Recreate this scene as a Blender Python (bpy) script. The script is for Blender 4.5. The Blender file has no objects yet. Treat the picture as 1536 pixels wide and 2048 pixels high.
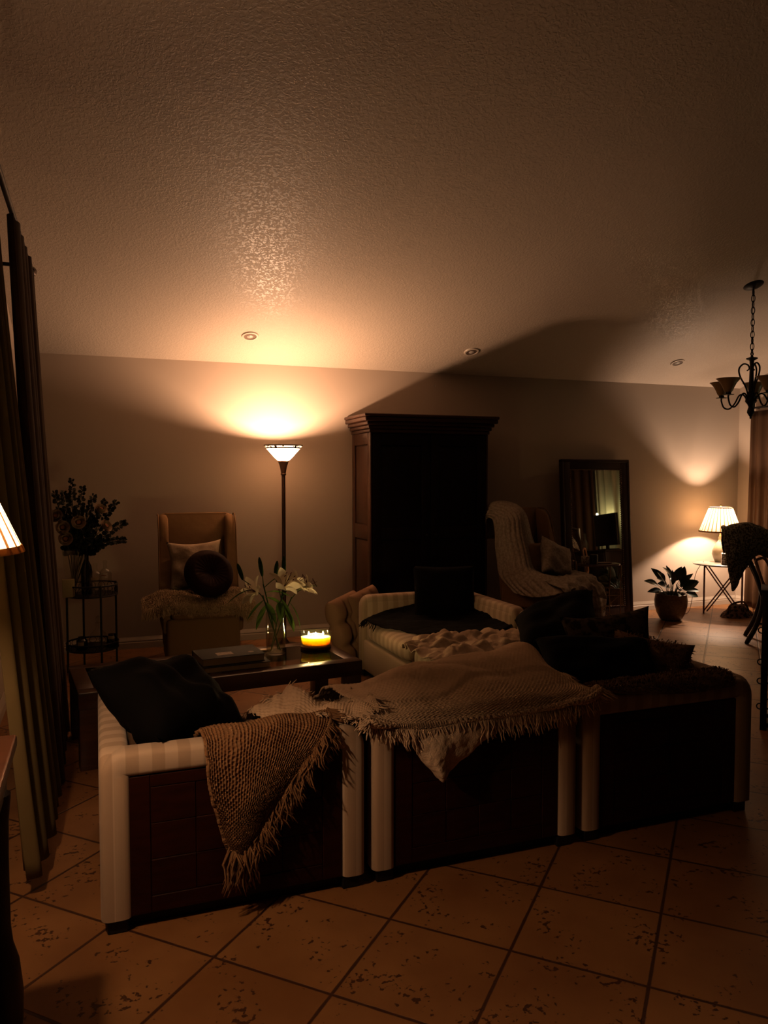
import bpy, bmesh, math, random
from math import sin, cos, pi, radians, sqrt
from mathutils import Vector, Matrix, noise

random.seed(7)
SC = bpy.context.scene
COL = SC.collection

# ------------------------------------------------------------------ mesh builder
class MB:
    def __init__(s):
        s.v = []; s.f = []; s.mi = []
    def add(s, v, f, mi=0):
        n = len(s.v)
        s.v += [tuple(p) for p in v]
        s.f += [tuple(i + n for i in q) for q in f]
        s.mi += [mi] * len(f)
        return s
    def box(s, lo, hi, bev=0.0, seg=2, mi=0, M=None):
        bm = bmesh.new()
        bmesh.ops.create_cube(bm, size=1)
        c = [(lo[i] + hi[i]) / 2 for i in range(3)]; d = [abs(hi[i] - lo[i]) for i in range(3)]
        for v in bm.verts:
            v.co = Vector([c[i] + v.co[i] * d[i] for i in range(3)])
        if bev > 0:
            bmesh.ops.bevel(bm, geom=list(bm.edges), offset=min(bev, min(d) * .49), segments=seg, affect='EDGES', profile=.5)
        if M is not None:
            bmesh.ops.transform(bm, matrix=M, verts=bm.verts)
        bm.verts.index_update()
        s.add([v.co[:] for v in bm.verts], [[v.index for v in f.verts] for f in bm.faces], mi)
        bm.free()
        return s
    def tube(s, pts, r, n=8, cap=True, mi=0):
        pts = [Vector(p) for p in pts]; m = len(pts)
        R = r if isinstance(r, (list, tuple)) else [r] * m
        t0 = (pts[1] - pts[0]).normalized()
        a = Vector((0, 0, 1)) if abs(t0.z) < .9 else Vector((1, 0, 0))
        u = t0.cross(a).normalized()
        V = []
        for i in range(m):
            t = (pts[min(i + 1, m - 1)] - pts[max(i - 1, 0)])
            t = t.normalized() if t.length > 1e-9 else t0
            u = (u - t * u.dot(t)); u = u.normalized() if u.length > 1e-6 else t.orthogonal().normalized()
            w = t.cross(u)
            for k in range(n):
                q = 2 * pi * k / n
                V.append(pts[i] + (u * cos(q) + w * sin(q)) * R[i])
        F = [[i * n + k, i * n + (k + 1) % n, (i + 1) * n + (k + 1) % n, (i + 1) * n + k] for i in range(m - 1) for k in range(n)]
        if cap:
            F.append(list(range(n))[::-1]); F.append([(m - 1) * n + k for k in range(n)])
        return s.add(V, F, mi)
    def ring(s, c, R, r, axis='z', n=20, m=6, mi=0, M=None):
        V = []
        for i in range(n):
            a = 2 * pi * i / n
            for k in range(m):
                b = 2 * pi * k / m
                p = [(R + r * cos(b)) * cos(a), (R + r * cos(b)) * sin(a), r * sin(b)]
                if axis == 'x': p = [p[2], p[0], p[1]]
                if axis == 'y': p = [p[0], p[2], p[1]]
                p = Vector(p)
                if M is not None: p = M @ p
                V.append(p + Vector(c))
        F = [[i * m + k, ((i + 1) % n) * m + k, ((i + 1) % n) * m + (k + 1) % m, i * m + (k + 1) % m] for i in range(n) for k in range(m)]
        return s.add(V, F, mi)
    def lathe(s, prof, n=28, c=(0, 0, 0), sx=1, sy=1, mi=0, M=None, closed=False, cap=True):
        V = []; m = len(prof)
        for r, z in prof:
            for k in range(n):
                q = 2 * pi * k / n
                p = Vector((r * cos(q) * sx, r * sin(q) * sy, z))
                if M is not None: p = M @ p
                V.append(p + Vector(c))
        F = [[i * n + k, i * n + (k + 1) % n, (i + 1) * n + (k + 1) % n, (i + 1) * n + k] for i in range(m - 1) for k in range(n)]
        if not closed and not cap: pass
        elif not closed:
            if prof[0][0] > 1e-5: F.append(list(range(n))[::-1])
            if prof[-1][0] > 1e-5: F.append([(m - 1) * n + k for k in range(n)])
        else:
            F += [[(m - 1) * n + k, (m - 1) * n + (k + 1) % n, (k + 1) % n, k] for k in range(n)]
        return s.add(V, F, mi)
    def grid(s, P, mi=0, wrapj=False):
        n = len(P); m = len(P[0])
        V = [p for row in P for p in row]
        mm = m if wrapj else m - 1
        F = [[i * m + j, i * m + (j + 1) % m, (i + 1) * m + (j + 1) % m, (i + 1) * m + j] for i in range(n - 1) for j in range(mm)]
        return s.add(V, F, mi)
    def prism(s, poly, axis, a, b, mi=0, bev=0.0):
        # extrude a 2D polygon along an axis between a and b
        def mk(p, h):
            if axis == 'x': return (h, p[0], p[1])
            if axis == 'y': return (p[0], h, p[1])
            return (p[0], p[1], h)
        n = len(poly)
        bm = bmesh.new()
        A = [bm.verts.new(mk(p, a)) for p in poly]; B = [bm.verts.new(mk(p, b)) for p in poly]
        bm.faces.new(A); bm.faces.new(B[::-1])
        for i in range(n): bm.faces.new([A[i], A[(i + 1) % n], B[(i + 1) % n], B[i]])
        if bev:
            bmesh.ops.bevel(bm, geom=list(bm.edges), offset=bev, segments=2, affect='EDGES', profile=.5)
        bm.verts.index_update()
        s.add([v.co[:] for v in bm.verts], [[v.index for v in f.verts] for f in bm.faces], mi)
        bm.free()
        return s
    def sweep(s, path, plane, hw, ht, power=3.0, n=16, mi=0):
        # rounded-square section swept along a planar path; plane = unit normal of the path's plane
        path = [Vector(p) for p in path]; N = Vector(plane); m = len(path); V = []
        for i in range(m):
            a = (path[i] - path[i - 1]).normalized() if i else None
            b = (path[i + 1] - path[i]).normalized() if i < m - 1 else None
            t = (a + b).normalized() if a and b else (a or b)
            k = 1.0
            if a and b: k = 1 / max(.35, t.dot(a))
            e = N.cross(t)
            for j in range(n):
                q = 2 * pi * j / n
                cx = math.copysign(abs(cos(q)) ** (2 / power), cos(q)); cy = math.copysign(abs(sin(q)) ** (2 / power), sin(q))
                V.append(path[i] + e * (cx * hw * k) + N * (cy * ht))
        F = [[i * n + j, i * n + (j + 1) % n, (i + 1) * n + (j + 1) % n, (i + 1) * n + j] for i in range(m - 1) for j in range(n)]
        F.append(list(range(n))[::-1]); F.append([(m - 1) * n + j for j in range(n)])
        return s.add(V, F, mi)
    def xf(s, M):
        s.v = [tuple(M @ Vector(p)) for p in s.v]
        return s

def build(name, mb, mats, parent=None, loc=None, sharp=38, smooth=True, recalc=True):
    me = bpy.data.meshes.new(name)
    me.from_pydata(mb.v, [], mb.f)
    if not isinstance(mats, (list, tuple)): mats = [mats]
    for m in mats: me.materials.append(m)
    if len(mats) > 1: me.polygons.foreach_set('material_index', mb.mi)
    if recalc:
        bm = bmesh.new(); bm.from_mesh(me)
        bmesh.ops.recalc_face_normals(bm, faces=bm.faces)
        bm.to_mesh(me); bm.free()
    if smooth:
        me.shade_smooth()
        if sharp: me.set_sharp_from_angle(angle=radians(sharp))
    me.update()
    o = bpy.data.objects.new(name, me); COL.objects.link(o)
    if parent is not None: o.parent = parent
    if loc is not None: o.location = loc
    return o

def tag(o, label, cat, group=None):
    o['label'] = label; o['category'] = cat
    if group: o['group'] = group
    return o

def thing(name, label, cat, loc=(0, 0, 0), rz=0.0, group=None):
    o = bpy.data.objects.new(name, None); COL.objects.link(o)
    o.empty_display_size = .1
    o.location = loc; o.rotation_euler = (0, 0, rz)
    return tag(o, label, cat, group)

def struct(name, mb, m, **k):
    o = build(name, mb, m, **k); o['kind'] = 'structure'; return o

def light(name, loc, power, col, size, parent=None):
    L = bpy.data.lights.new(name, 'POINT'); L.energy = power; L.color = col; L.shadow_soft_size = size
    o = bpy.data.objects.new(name, L); COL.objects.link(o); o.location = loc
    if parent is not None: o.parent = parent
    return o

# ------------------------------------------------------------------ materials
def mat(name, col, rough=.6, metal=0.0, spec=.3, var=None, bump=None, sss=None, sheen=0, coat=0):
    """var=(scale, colour2, sharp) noise colour variation; bump=(scale, strength, distance)"""
    m = bpy.data.materials.new(name); m.use_nodes = True
    nt = m.node_tree; b = nt.nodes['Principled BSDF']
    b.inputs['Base Color'].default_value = (*col, 1); b.inputs['Roughness'].default_value = rough
    b.inputs['Metallic'].default_value = metal; b.inputs['Specular IOR Level'].default_value = spec
    if sheen:
        b.inputs['Sheen Weight'].default_value = sheen; b.inputs['Sheen Roughness'].default_value = .5
    if coat: b.inputs['Coat Weight'].default_value = coat
    if sss:
        b.inputs['Subsurface Weight'].default_value = sss[0]; b.inputs['Subsurface Radius'].default_value = sss[1]; b.inputs['Subsurface Scale'].default_value = sss[2]
    tc = nt.nodes.new('ShaderNodeTexCoord')
    if var:
        n = nt.nodes.new('ShaderNodeTexNoise'); n.inputs['Scale'].default_value = var[0]; n.inputs['Detail'].default_value = 5
        nt.links.new(tc.outputs['Object'], n.inputs['Vector'])
        r = nt.nodes.new('ShaderNodeValToRGB')
        s = var[2] if len(var) > 2 else .25
        r.color_ramp.elements[0].position = .5 - s; r.color_ramp.elements[1].position = .5 + s
        r.color_ramp.elements[0].color = (*col, 1); r.color_ramp.elements[1].color = (*var[1], 1)
        nt.links.new(n.outputs['Fac'], r.inputs['Fac']); nt.links.new(r.outputs['Color'], b.inputs['Base Color'])
    if bump:
        n2 = nt.nodes.new('ShaderNodeTexNoise'); n2.inputs['Scale'].default_value = bump[0]; n2.inputs['Detail'].default_value = 3
        nt.links.new(tc.outputs['Object'], n2.inputs['Vector'])
        bp = nt.nodes.new('ShaderNodeBump'); bp.inputs['Strength'].default_value = bump[1]; bp.inputs['Distance'].default_value = bump[2]
        nt.links.new(n2.outputs['Fac'], bp.inputs['Height']); nt.links.new(bp.outputs['Normal'], b.inputs['Normal'])
    return m

def wood(name, a, b_, scale=(3, 30, 30), rough=.4, spec=.4):
    m = mat(name, a, rough, spec=spec); nt = m.node_tree; b = nt.nodes['Principled BSDF']
    tc = nt.nodes.new('ShaderNodeTexCoord'); mp = nt.nodes.new('ShaderNodeMapping'); mp.inputs['Scale'].default_value = scale
    n = nt.nodes.new('ShaderNodeTexNoise'); n.inputs['Scale'].default_value = 1.0; n.inputs['Detail'].default_value = 6; n.inputs['Distortion'].default_value = .8
    r = nt.nodes.new('ShaderNodeValToRGB'); r.color_ramp.elements[0].position = .3; r.color_ramp.elements[1].position = .7
    r.color_ramp.elements[0].color = (*a, 1); r.color_ramp.elements[1].color = (*b_, 1)
    nt.links.new(tc.outputs['Object'], mp.inputs['Vector']); nt.links.new(mp.outputs['Vector'], n.inputs['Vector'])
    nt.links.new(n.outputs['Fac'], r.inputs['Fac']); nt.links.new(r.outputs['Color'], b.inputs['Base Color'])
    return m

def glassy(name, tint=(1, 1, 1), gloss=.08, rough=.02):
    m = bpy.data.materials.new(name); m.use_nodes = True; nt = m.node_tree; nt.nodes.clear()
    out = nt.nodes.new('ShaderNodeOutputMaterial'); t = nt.nodes.new('ShaderNodeBsdfTransparent'); g = nt.nodes.new('ShaderNodeBsdfGlossy')
    t.inputs['Color'].default_value = (*tint, 1); g.inputs['Roughness'].default_value = rough
    mx = nt.nodes.new('ShaderNodeMixShader'); lw = nt.nodes.new('ShaderNodeMath'); lw.operation = 'POWER'; lw.inputs[1].default_value = 4.5
    fc = nt.nodes.new('ShaderNodeLayerWeight'); fc.inputs['Blend'].default_value = .5; nt.links.new(fc.outputs['Facing'], lw.inputs[0])
    ad = nt.nodes.new('ShaderNodeMath'); ad.use_clamp = True
    ad.operation = 'MULTIPLY_ADD'; ad.inputs[1].default_value = .45; ad.inputs[2].default_value = gloss; nt.links.new(lw.outputs[0], ad.inputs[0]); nt.links.new(ad.outputs[0], mx.inputs[0])
    nt.links.new(t.outputs[0], mx.inputs[1]); nt.links.new(g.outputs[0], mx.inputs[2]); nt.links.new(mx.outputs[0], out.inputs[0])
    return m

def translucent(name, col, tcol, mix=.6, gloss=0):
    m = bpy.data.materials.new(name); m.use_nodes = True; nt = m.node_tree; nt.nodes.clear()
    out = nt.nodes.new('ShaderNodeOutputMaterial'); d = nt.nodes.new('ShaderNodeBsdfDiffuse'); t = nt.nodes.new('ShaderNodeBsdfTranslucent')
    d.inputs['Color'].default_value = (*col, 1); t.inputs['Color'].default_value = (*tcol, 1)
    mx = nt.nodes.new('ShaderNodeMixShader'); mx.inputs[0].default_value = mix
    nt.links.new(d.outputs[0], mx.inputs[1]); nt.links.new(t.outputs[0], mx.inputs[2]); nt.links.new(mx.outputs[0], out.inputs[0])
    return m

def emit(name, col, st):
    m = bpy.data.materials.new(name); m.use_nodes = True; nt = m.node_tree; nt.nodes.clear()
    out = nt.nodes.new('ShaderNodeOutputMaterial'); e = nt.nodes.new('ShaderNodeEmission')
    e.inputs['Color'].default_value = (*col, 1); e.inputs['Strength'].default_value = st
    nt.links.new(e.outputs[0], out.inputs[0]); return m

def stripes(name, a, b_, axis, period, sharp=.06, rough=.75, bump=(300, .15, .002)):
    m = mat(name, a, rough, spec=.25, bump=bump, sheen=.15); nt = m.node_tree; b = nt.nodes['Principled BSDF']
    tc = nt.nodes.new('ShaderNodeTexCoord'); sp = nt.nodes.new('ShaderNodeSeparateXYZ'); nt.links.new(tc.outputs['Object'], sp.inputs[0])
    mu = nt.nodes.new('ShaderNodeMath'); mu.operation = 'MULTIPLY'; mu.inputs[1].default_value = 2 * pi / period
    si = nt.nodes.new('ShaderNodeMath'); si.operation = 'SINE'
    md = nt.nodes.new('ShaderNodeMath'); md.operation = 'MULTIPLY_ADD'; md.inputs[1].default_value = .5; md.inputs[2].default_value = .5
    r = nt.nodes.new('ShaderNodeValToRGB'); r.color_ramp.elements[0].position = .5 - sharp; r.color_ramp.elements[1].position = .5 + sharp
    r.color_ramp.elements[0].color = (*a, 1); r.color_ramp.elements[1].color = (*b_, 1)
    nt.links.new(sp.outputs[axis], mu.inputs[0]); nt.links.new(mu.outputs[0], si.inputs[0]); nt.links.new(si.outputs[0], md.inputs[0])
    nt.links.new(md.outputs[0], r.inputs['Fac']); nt.links.new(r.outputs['Color'], b.inputs['Base Color'])
    return m

def ceiling_mat():
    m = mat('textured_ceiling_paint', (.68, .53, .415), .5, spec=.42); nt = m.node_tree; b = nt.nodes['Principled BSDF']
    tc = nt.nodes.new('ShaderNodeTexCoord')
    n = nt.nodes.new('ShaderNodeTexNoise'); n.inputs['Scale'].default_value = 52; n.inputs['Detail'].default_value = 2.5; n.inputs['Distortion'].default_value = .6
    nt.links.new(tc.outputs['Object'], n.inputs['Vector'])
    r = nt.nodes.new('ShaderNodeValToRGB'); r.color_ramp.elements[0].position = .47; r.color_ramp.elements[1].position = .56
    nt.links.new(n.outputs['Fac'], r.inputs['Fac'])
    bp = nt.nodes.new('ShaderNodeBump'); bp.inputs['Strength'].default_value = .30; bp.inputs['Distance'].default_value = .004
    nt.links.new(r.outputs['Color'], bp.inputs['Height']); nt.links.new(bp.outputs['Normal'], b.inputs['Normal'])
    rr = nt.nodes.new('ShaderNodeMapRange'); rr.inputs['To Min'].default_value = .66; rr.inputs['To Max'].default_value = .42
    nt.links.new(r.outputs['Color'], rr.inputs['Value']); nt.links.new(rr.outputs['Result'], b.inputs['Roughness'])
    return m

def tile_mat():
    m = mat('diagonal_terracotta_tiles', (.4, .2, .1), .4, spec=.4); nt = m.node_tree; b = nt.nodes['Principled BSDF']; L = nt.links.new; N = nt.nodes.new
    tc = N('ShaderNodeTexCoord'); sp = N('ShaderNodeSeparateXYZ'); L(tc.outputs['Object'], sp.inputs[0])
    def math_(op, a, b2=None, c=None):
        n = N('ShaderNodeMath'); n.operation = op
        for i, x in enumerate((a, b2, c)):
            if x is None: continue
            if isinstance(x, (int, float)): n.inputs[i].default_value = x
            else: L(x, n.inputs[i])
        return n.outputs[0]
    T = .4435
    def coord(op, off):
        s_ = math_(op, sp.outputs[0], sp.outputs[1])
        s_ = math_('MULTIPLY', s_, 1 / sqrt(2))
        s_ = math_('SUBTRACT', s_, off)
        return math_('DIVIDE', s_, T)
    u = coord('ADD', .249); v = coord('SUBTRACT', .231)
    def edge(x):
        f = math_('FRACT', math_('ADD', x, .5)); return math_('ABSOLUTE', math_('SUBTRACT', f, .5))
    d = math_('MINIMUM', edge(u), edge(v))
    # wobble of grout line
    nz = N('ShaderNodeTexNoise'); nz.inputs['Scale'].default_value = 14; nz.inputs['Detail'].default_value = 3; L(tc.outputs['Object'], nz.inputs['Vector'])
    d2 = math_('ADD', d, math_('MULTIPLY', math_('SUBTRACT', nz.outputs['Fac'], .5), .010))
    gm = N('ShaderNodeMapRange'); gm.inputs['From Min'].default_value = .008; gm.inputs['From Max'].default_value = .016; L(d2, gm.inputs['Value'])
    grout = gm.outputs['Result']
    # per tile tone
    cu = math_('FLOOR', u); cv = math_('FLOOR', v); cb = N('ShaderNodeCombineXYZ'); L(cu, cb.inputs[0]); L(cv, cb.inputs[1])
    wn = N('ShaderNodeTexWhiteNoise'); wn.noise_dimensions = '2D'; L(cb.outputs[0], wn.inputs['Vector'])
    n1 = N('ShaderNodeTexNoise'); n1.inputs['Scale'].default_value = 3.2; n1.inputs['Detail'].default_value = 6; L(tc.outputs['Object'], n1.inputs['Vector'])
    r1 = N('ShaderNodeValToRGB'); r1.color_ramp.elements[0].position = .3; r1.color_ramp.elements[1].position = .72
    r1.color_ramp.elements[0].color = (.28, .115, .038, 1); r1.color_ramp.elements[1].color = (.42, .19, .068, 1)
    L(math_('ADD', n1.outputs['Fac'], math_('MULTIPLY', math_('SUBTRACT', wn.outputs['Value'], .5), .22)), r1.inputs['Fac'])
    # travertine style pits in clusters
    n2 = N('ShaderNodeTexNoise'); n2.inputs['Scale'].default_value = 48; n2.inputs['Detail'].default_value = 2; L(tc.outputs['Object'], n2.inputs['Vector'])
    n3 = N('ShaderNodeTexNoise'); n3.inputs['Scale'].default_value = 6.5; n3.inputs['Detail'].default_value = 2; L(tc.outputs['Object'], n3.inputs['Vector'])
    pit = math_('ADD', n2.outputs['Fac'], math_('MULTIPLY', math_('SUBTRACT', n3.outputs['Fac'], .5), .75))
    pm = N('ShaderNodeMapRange'); pm.inputs['From Min'].default_value = .665; pm.inputs['From Max'].default_value = .71; L(pit, pm.inputs['Value'])
    mx = N('ShaderNodeMix'); mx.data_type = 'RGBA'; L(pm.outputs['Result'], mx.inputs['Factor']); L(r1.outputs['Color'], mx.inputs[6]); mx.inputs[7].default_value = (.095, .034, .014, 1)
    mx2 = N('ShaderNodeMix'); mx2.data_type = 'RGBA'; L(grout, mx2.inputs['Factor']); mx2.inputs[6].default_value = (.075, .028, .014, 1); L(mx.outputs[2], mx2.inputs[7])
    L(mx2.outputs[2], b.inputs['Base Color'])
    h = math_('SUBTRACT', math_('MULTIPLY', grout, 1.0), math_('MULTIPLY', pm.outputs['Result'], .4))
    h = math_('ADD', h, math_('MULTIPLY', n1.outputs['Fac'], .35))
    bp = N('ShaderNodeBump'); bp.inputs['Strength'].default_value = .5; bp.inputs['Distance'].default_value = .004; L(h, bp.inputs['Height']); L(bp.outputs['Normal'], b.inputs['Normal'])
    return m

M_wall = mat('beige_wall_paint', (.66, .51, .40), .62, spec=.28, bump=(90, .12, .003))
M_ceil = ceiling_mat()
M_floor = tile_mat()
M_trim = mat('painted_trim', (.74, .60, .48), .4, spec=.4)
M_fx = stripes('striped_cream_fabric_across', (.64, .455, .315), (.50, .335, .22), 0, .088)
M_fy = stripes('striped_cream_fabric_along', (.64, .455, .315), (.50, .335, .22), 1, .088)
M_base = mat('cream_upholstery', (.60, .42, .285), .8, spec=.2, bump=(260, .2, .002), sheen=.1)
M_panelwood = wood('reddish_brown_veneer', (.018, .0035, .0012), (.034, .0065, .0022), (8, 8, 40), .5, .15)
M_black = mat('black_plinth', (.006, .004, .004), .6)
M_blackfab = mat('black_fabric', (.0022, .0017, .0016), .9, spec=.08, bump=(120, .3, .003))
M_dkpattern = mat('dark_patterned_fabric', (.012, .009, .006), .9, spec=.1, var=(26, (.07, .045, .025), .06), bump=(120, .3, .003))
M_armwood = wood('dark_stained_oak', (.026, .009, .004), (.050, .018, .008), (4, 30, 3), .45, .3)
M_armfront = wood('shaded_front_oak', (.004, .002, .0015), (.007, .003, .002), (4, 30, 3), .55, .12)  # armoire oak darkened for the doors: the unlit front's shade is in the colour
M_tabwood = wood('dark_table_wood', (.045, .015, .007), (.085, .030, .014), (3, 30, 30), .3, .5)
M_brown = mat('chunky_brown_knit', (.25, .11, .045), .95, spec=.1, var=(60, (.30, .16, .08), .2))
M_cream = mat('cream_woven_cotton', (.80, .54, .35), .95, spec=.1, bump=(200, .25, .002))
M_fleece = mat('cream_fleece', (.76, .54, .37), .95, spec=.1, bump=(140, .6, .006))
M_fuzz = mat('long_pile_sheepskin', (.62, .42, .245), .95, spec=.08)
M_fuzzdk = mat('brown_long_pile', (.20, .11, .055), .95, spec=.08)
M_tan = mat('tan_slipcover', (.30, .165, .075), .85, spec=.15, bump=(6, .35, .03))
M_velvet = mat('brown_velvet', (.014, .0035, .002), .75, spec=.06, sheen=.015)
M_linen = mat('pale_linen', (.58, .43, .30), .9, spec=.1, var=(18, (.46, .33, .22), .2), bump=(30, .5, .01))
M_tuft = mat('tufted_rose_cotton', (.34, .19, .115), .9, spec=.1, bump=(150, .2, .003))
M_lace = mat('cream_lace_cotton', (.56, .45, .35), .95, spec=.1, var=(45, (.40, .31, .23), .1), bump=(60, .6, .006))
M_bronze = mat('dark_bronze', (.055, .026, .014), .38, metal=.6, spec=.5)
M_iron = mat('black_wrought_iron', (.012, .008, .006), .5, metal=.5, spec=.4)
M_brass = mat('thin_gold_wire', (.36, .25, .14), .35, metal=.9)
M_glass = glassy('clear_glass', (.93, .93, .9))
M_table_glass = glassy('smoked_table_glass', (.55, .48, .40), .07)
M_water = glassy('vase_water', (.86, .84, .74), .01)
M_darkglass = glassy('dark_green_bottle_glass', (.05, .06, .04), .06)
M_uplight = translucent('frosted_lamp_glass', (.7, .62, .5), (.66, .56, .44), .45)
M_mosaic = mat('mosaic_band_glass', (.045, .02, .014), .3, spec=.4)
M_shade = translucent('pleated_silk', (.88, .78, .55), (.93, .80, .55), .55)
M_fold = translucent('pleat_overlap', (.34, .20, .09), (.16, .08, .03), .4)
M_shade2 = translucent('dimmed_pleated_silk', (.70, .61, .44), (.31, .25, .16), .5)  # same pleated silk, darkened so the right lamp's lower glow is in the colour
M_shadetrim = translucent('shade_trim', (.55, .36, .20), (.45, .26, .12), .35)
M_ceramic = mat('beige_glazed_ceramic', (.60, .46, .30), .25, spec=.5)
M_pot = mat('taupe_glazed_pot', (.21, .14, .08), .35, spec=.45, var=(40, (.10, .065, .04), .2), bump=(60, .3, .004))
M_soil = mat('potting_soil', (.03, .018, .01), .95)
M_leafdk = mat('dark_green_leaf', (.022, .038, .014), .4, spec=.4)
M_leaf = translucent('lily_green_leaf', (.065, .12, .032), (.10, .17, .03), .35)
M_euc = mat('eucalyptus_leaf', (.030, .032, .022), .6)
M_lily = translucent('pale_lily_petal', (.90, .80, .62), (.85, .74, .55), .5)
M_stamen = mat('dark_stamen', (.13, .04, .02), .7)
M_rose = mat('cream_rose_petal', (.70, .46, .30), .7, spec=.15)
M_rosein = mat('peach_rose_heart', (.42, .17, .09), .7, spec=.15)
M_wax = mat('amber_wax', (1, .74, .33), .5, spec=.3, sss=(1.0, (.10, .062, .03), 1.0))
M_flame = emit('candle_flame', (1, .72, .28), 40)
nt_ = M_flame.node_tree; ad_ = nt_.nodes.new('ShaderNodeAddShader'); tr_ = nt_.nodes.new('ShaderNodeBsdfTransparent')
em_ = [n for n in nt_.nodes if n.type == 'EMISSION'][0]; ou_ = [n for n in nt_.nodes if n.type == 'OUTPUT_MATERIAL'][0]
nt_.links.new(em_.outputs[0], ad_.inputs[0]); nt_.links.new(tr_.outputs[0], ad_.inputs[1]); nt_.links.new(ad_.outputs[0], ou_.inputs[0])
M_curt = mat('dark_brown_drape', (.085, .042, .020), .85, spec=.1, sheen=.1)
M_sheer = translucent('cream_sheer_curtain', (.22, .15, .065), (.17, .11, .045), .3)
M_drapeR = mat('brown_satin_drape', (.075, .033, .014), .55, spec=.3)
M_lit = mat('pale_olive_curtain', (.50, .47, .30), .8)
M_book = mat('slate_blue_cover', (.045, .045, .038), .7)
M_bookdk = mat('black_cover', (.010, .008, .008), .5)
M_pages = mat('cream_pages', (.42, .29, .18), .8)
M_label = mat('white_paper_label', (.75, .62, .52), .7, var=(160, (.50, .38, .30), .06))
M_labelbr = mat('brown_print', (.30, .10, .04), .7)
M_cream_box = mat('cream_card', (.55, .42, .22), .7)
M_mirror = mat('mirror_silver', (.88, .86, .82), .015, metal=1.0)
M_mframe = wood('espresso_frame', (.022, .008, .005), (.036, .013, .008), (30, 30, 3), .4, .4)
M_bead = mat('antique_bead', (.16, .075, .035), .35, spec=.5)
M_redwood = wood('reddish_tray_wood', (.20, .050, .024), (.28, .08, .036), (20, 20, 3), .4, .4)
M_topglass = mat('grey_stone_top', (.35, .30, .25), .25, spec=.5)
M_tissue = mat('patterned_box', (.78, .66, .52), .5, var=(70, (.22, .12, .08), .05))
M_dwood = wood('black_stained_wood', (.012, .006, .004), (.022, .010, .006), (30, 30, 3), .4, .4)
M_chairwood = wood('honey_rail_wood', (.22, .10, .045), (.30, .15, .07), (30, 30, 3), .4, .4)
M_crochet = mat('crochet_cotton', (.50, .44, .34), .95, spec=.1, var=(60, (.10, .075, .05), .045), bump=(70, .6, .006))
M_amber = mat('unlit_amber_glass', (.42, .26, .11), .35, spec=.4)
M_white = mat('white_plastic', (.6, .5, .42), .4)
M_can = mat('dull_can_interior', (.16, .10, .07), .5)
M_bag = mat('dark_striped_cloth', (.025, .012, .009), .9, var=(30, (.28, .15, .10), .05))
M_screen = mat('black_screen', (.004, .004, .005), .15, spec=.5)
M_paper = mat('magazine_paper', (.42, .33, .26), .7, var=(22, (.20, .13, .09), .1))
M_wick = mat('black_wick', (.01, .008, .006), .9)
M_night = mat('night_window_glass', (.006, .006, .008), .08, spec=.5)
M_cord = mat('tan_cord', (.40, .25, .15), .6)

# ------------------------------------------------------------------ room
XL, XR, YB, YF, ZW, SL = -.62, 7.45, 7.40, -3.2, 2.665, .333
YR = .2                                        # ridge line behind and above the viewer
def zc(y): return ZW + (YB - y) * SL
struct('floor', MB().box((XL - .1, YF - .1, -.1), (XR + .1, YB + .1, 0)), M_floor, smooth=False)
ct = .12
mb = MB()
zr = zc(YR)
zf = zr - (YR - YF) * SL
mb.prism([(YB + .1, ZW - .1 * SL), (YR, zr), (YF - .1, zf - .1 * SL), (YF - .1, zf - .1 * SL + ct), (YR, zr + ct), (YB + .1, ZW - .1 * SL + ct)], 'x', XL - .1, XR + .1)
struct('ceiling', mb, M_ceil, smooth=False)
struct('wall_back', MB().box((XL - .1, YB, 0), (XR + .1, YB + .1, ZW + .02)), M_wall, smooth=False)
struct('wall_front', MB().box((XL - .1, YF - .1, 0), (XR + .1, YF, zf + .02)), M_wall, smooth=False)
gable = [(YF, 0), (YB, 0), (YB, ZW + .02), (YR, zr + .02), (YF, zf + .02)]
struct('wall_right', MB().prism(gable, 'x', XR, XR + .1), M_wall, smooth=False)
# left wall with a wide window opening
W0, W1, WZ0, WZ1 = 2.3, 4.6, .15, 2.45
mb = MB()
mb.prism([(YF, 0), (W0, 0), (W0, WZ1), (W1, WZ1), (W1, 0), (YB, 0), (YB, ZW + .02), (YR, zr + .02), (YF, zf + .02)], 'x', XL - .1, XL)
mb.box((XL - .1, W0, 0), (XL, W1, WZ0))
struct('wall_left', mb, M_wall, smooth=False)
w = struct('window_1', MB().box((XL - .075, W0, WZ0), (XL - .065, W1, WZ1)), M_night, smooth=False)
mb = MB()
for y0, y1 in ((W0, W0 + .06), ((W0 + W1) / 2 - .03, (W0 + W1) / 2 + .03), (W1 - .06, W1)):
    mb.box((XL - .09, y0, WZ0), (XL - .04, y1, WZ1), .005)
mb.box((XL - .09, W0, WZ0), (XL - .04, W1, WZ0 + .06), .005).box((XL - .09, W0, WZ1 - .06), (XL - .04, W1, WZ1), .005)
build('window_frame', mb, M_trim, w)

def baseboard(name, axis, a, b, at, sgn):
    # profile: height 0.10 with a bead and a cap
    prof = [(0, 0), (.017, 0), (.017, .055), (.012, .062), (.015, .070), (.013, .080), (.007, .092), (.004, .105), (0, .105)]
    mb = MB()
    if axis == 'x':
        mb.prism([(at + sgn * p[0], p[1]) for p in prof], 'x', a, b)
    else:
        mb.prism([(at + sgn * p[0], p[1]) for p in prof], 'y', a, b)
    struct(name, mb, M_trim, sharp=25)
baseboard('baseboard_back', 'x', XL, XR, YB, -1)
baseboard('baseboard_right', 'y', YF, YB - .017, XR, -1)
baseboard('baseboard_left', 'y', YF, YB - .017, XL, 1)

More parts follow.
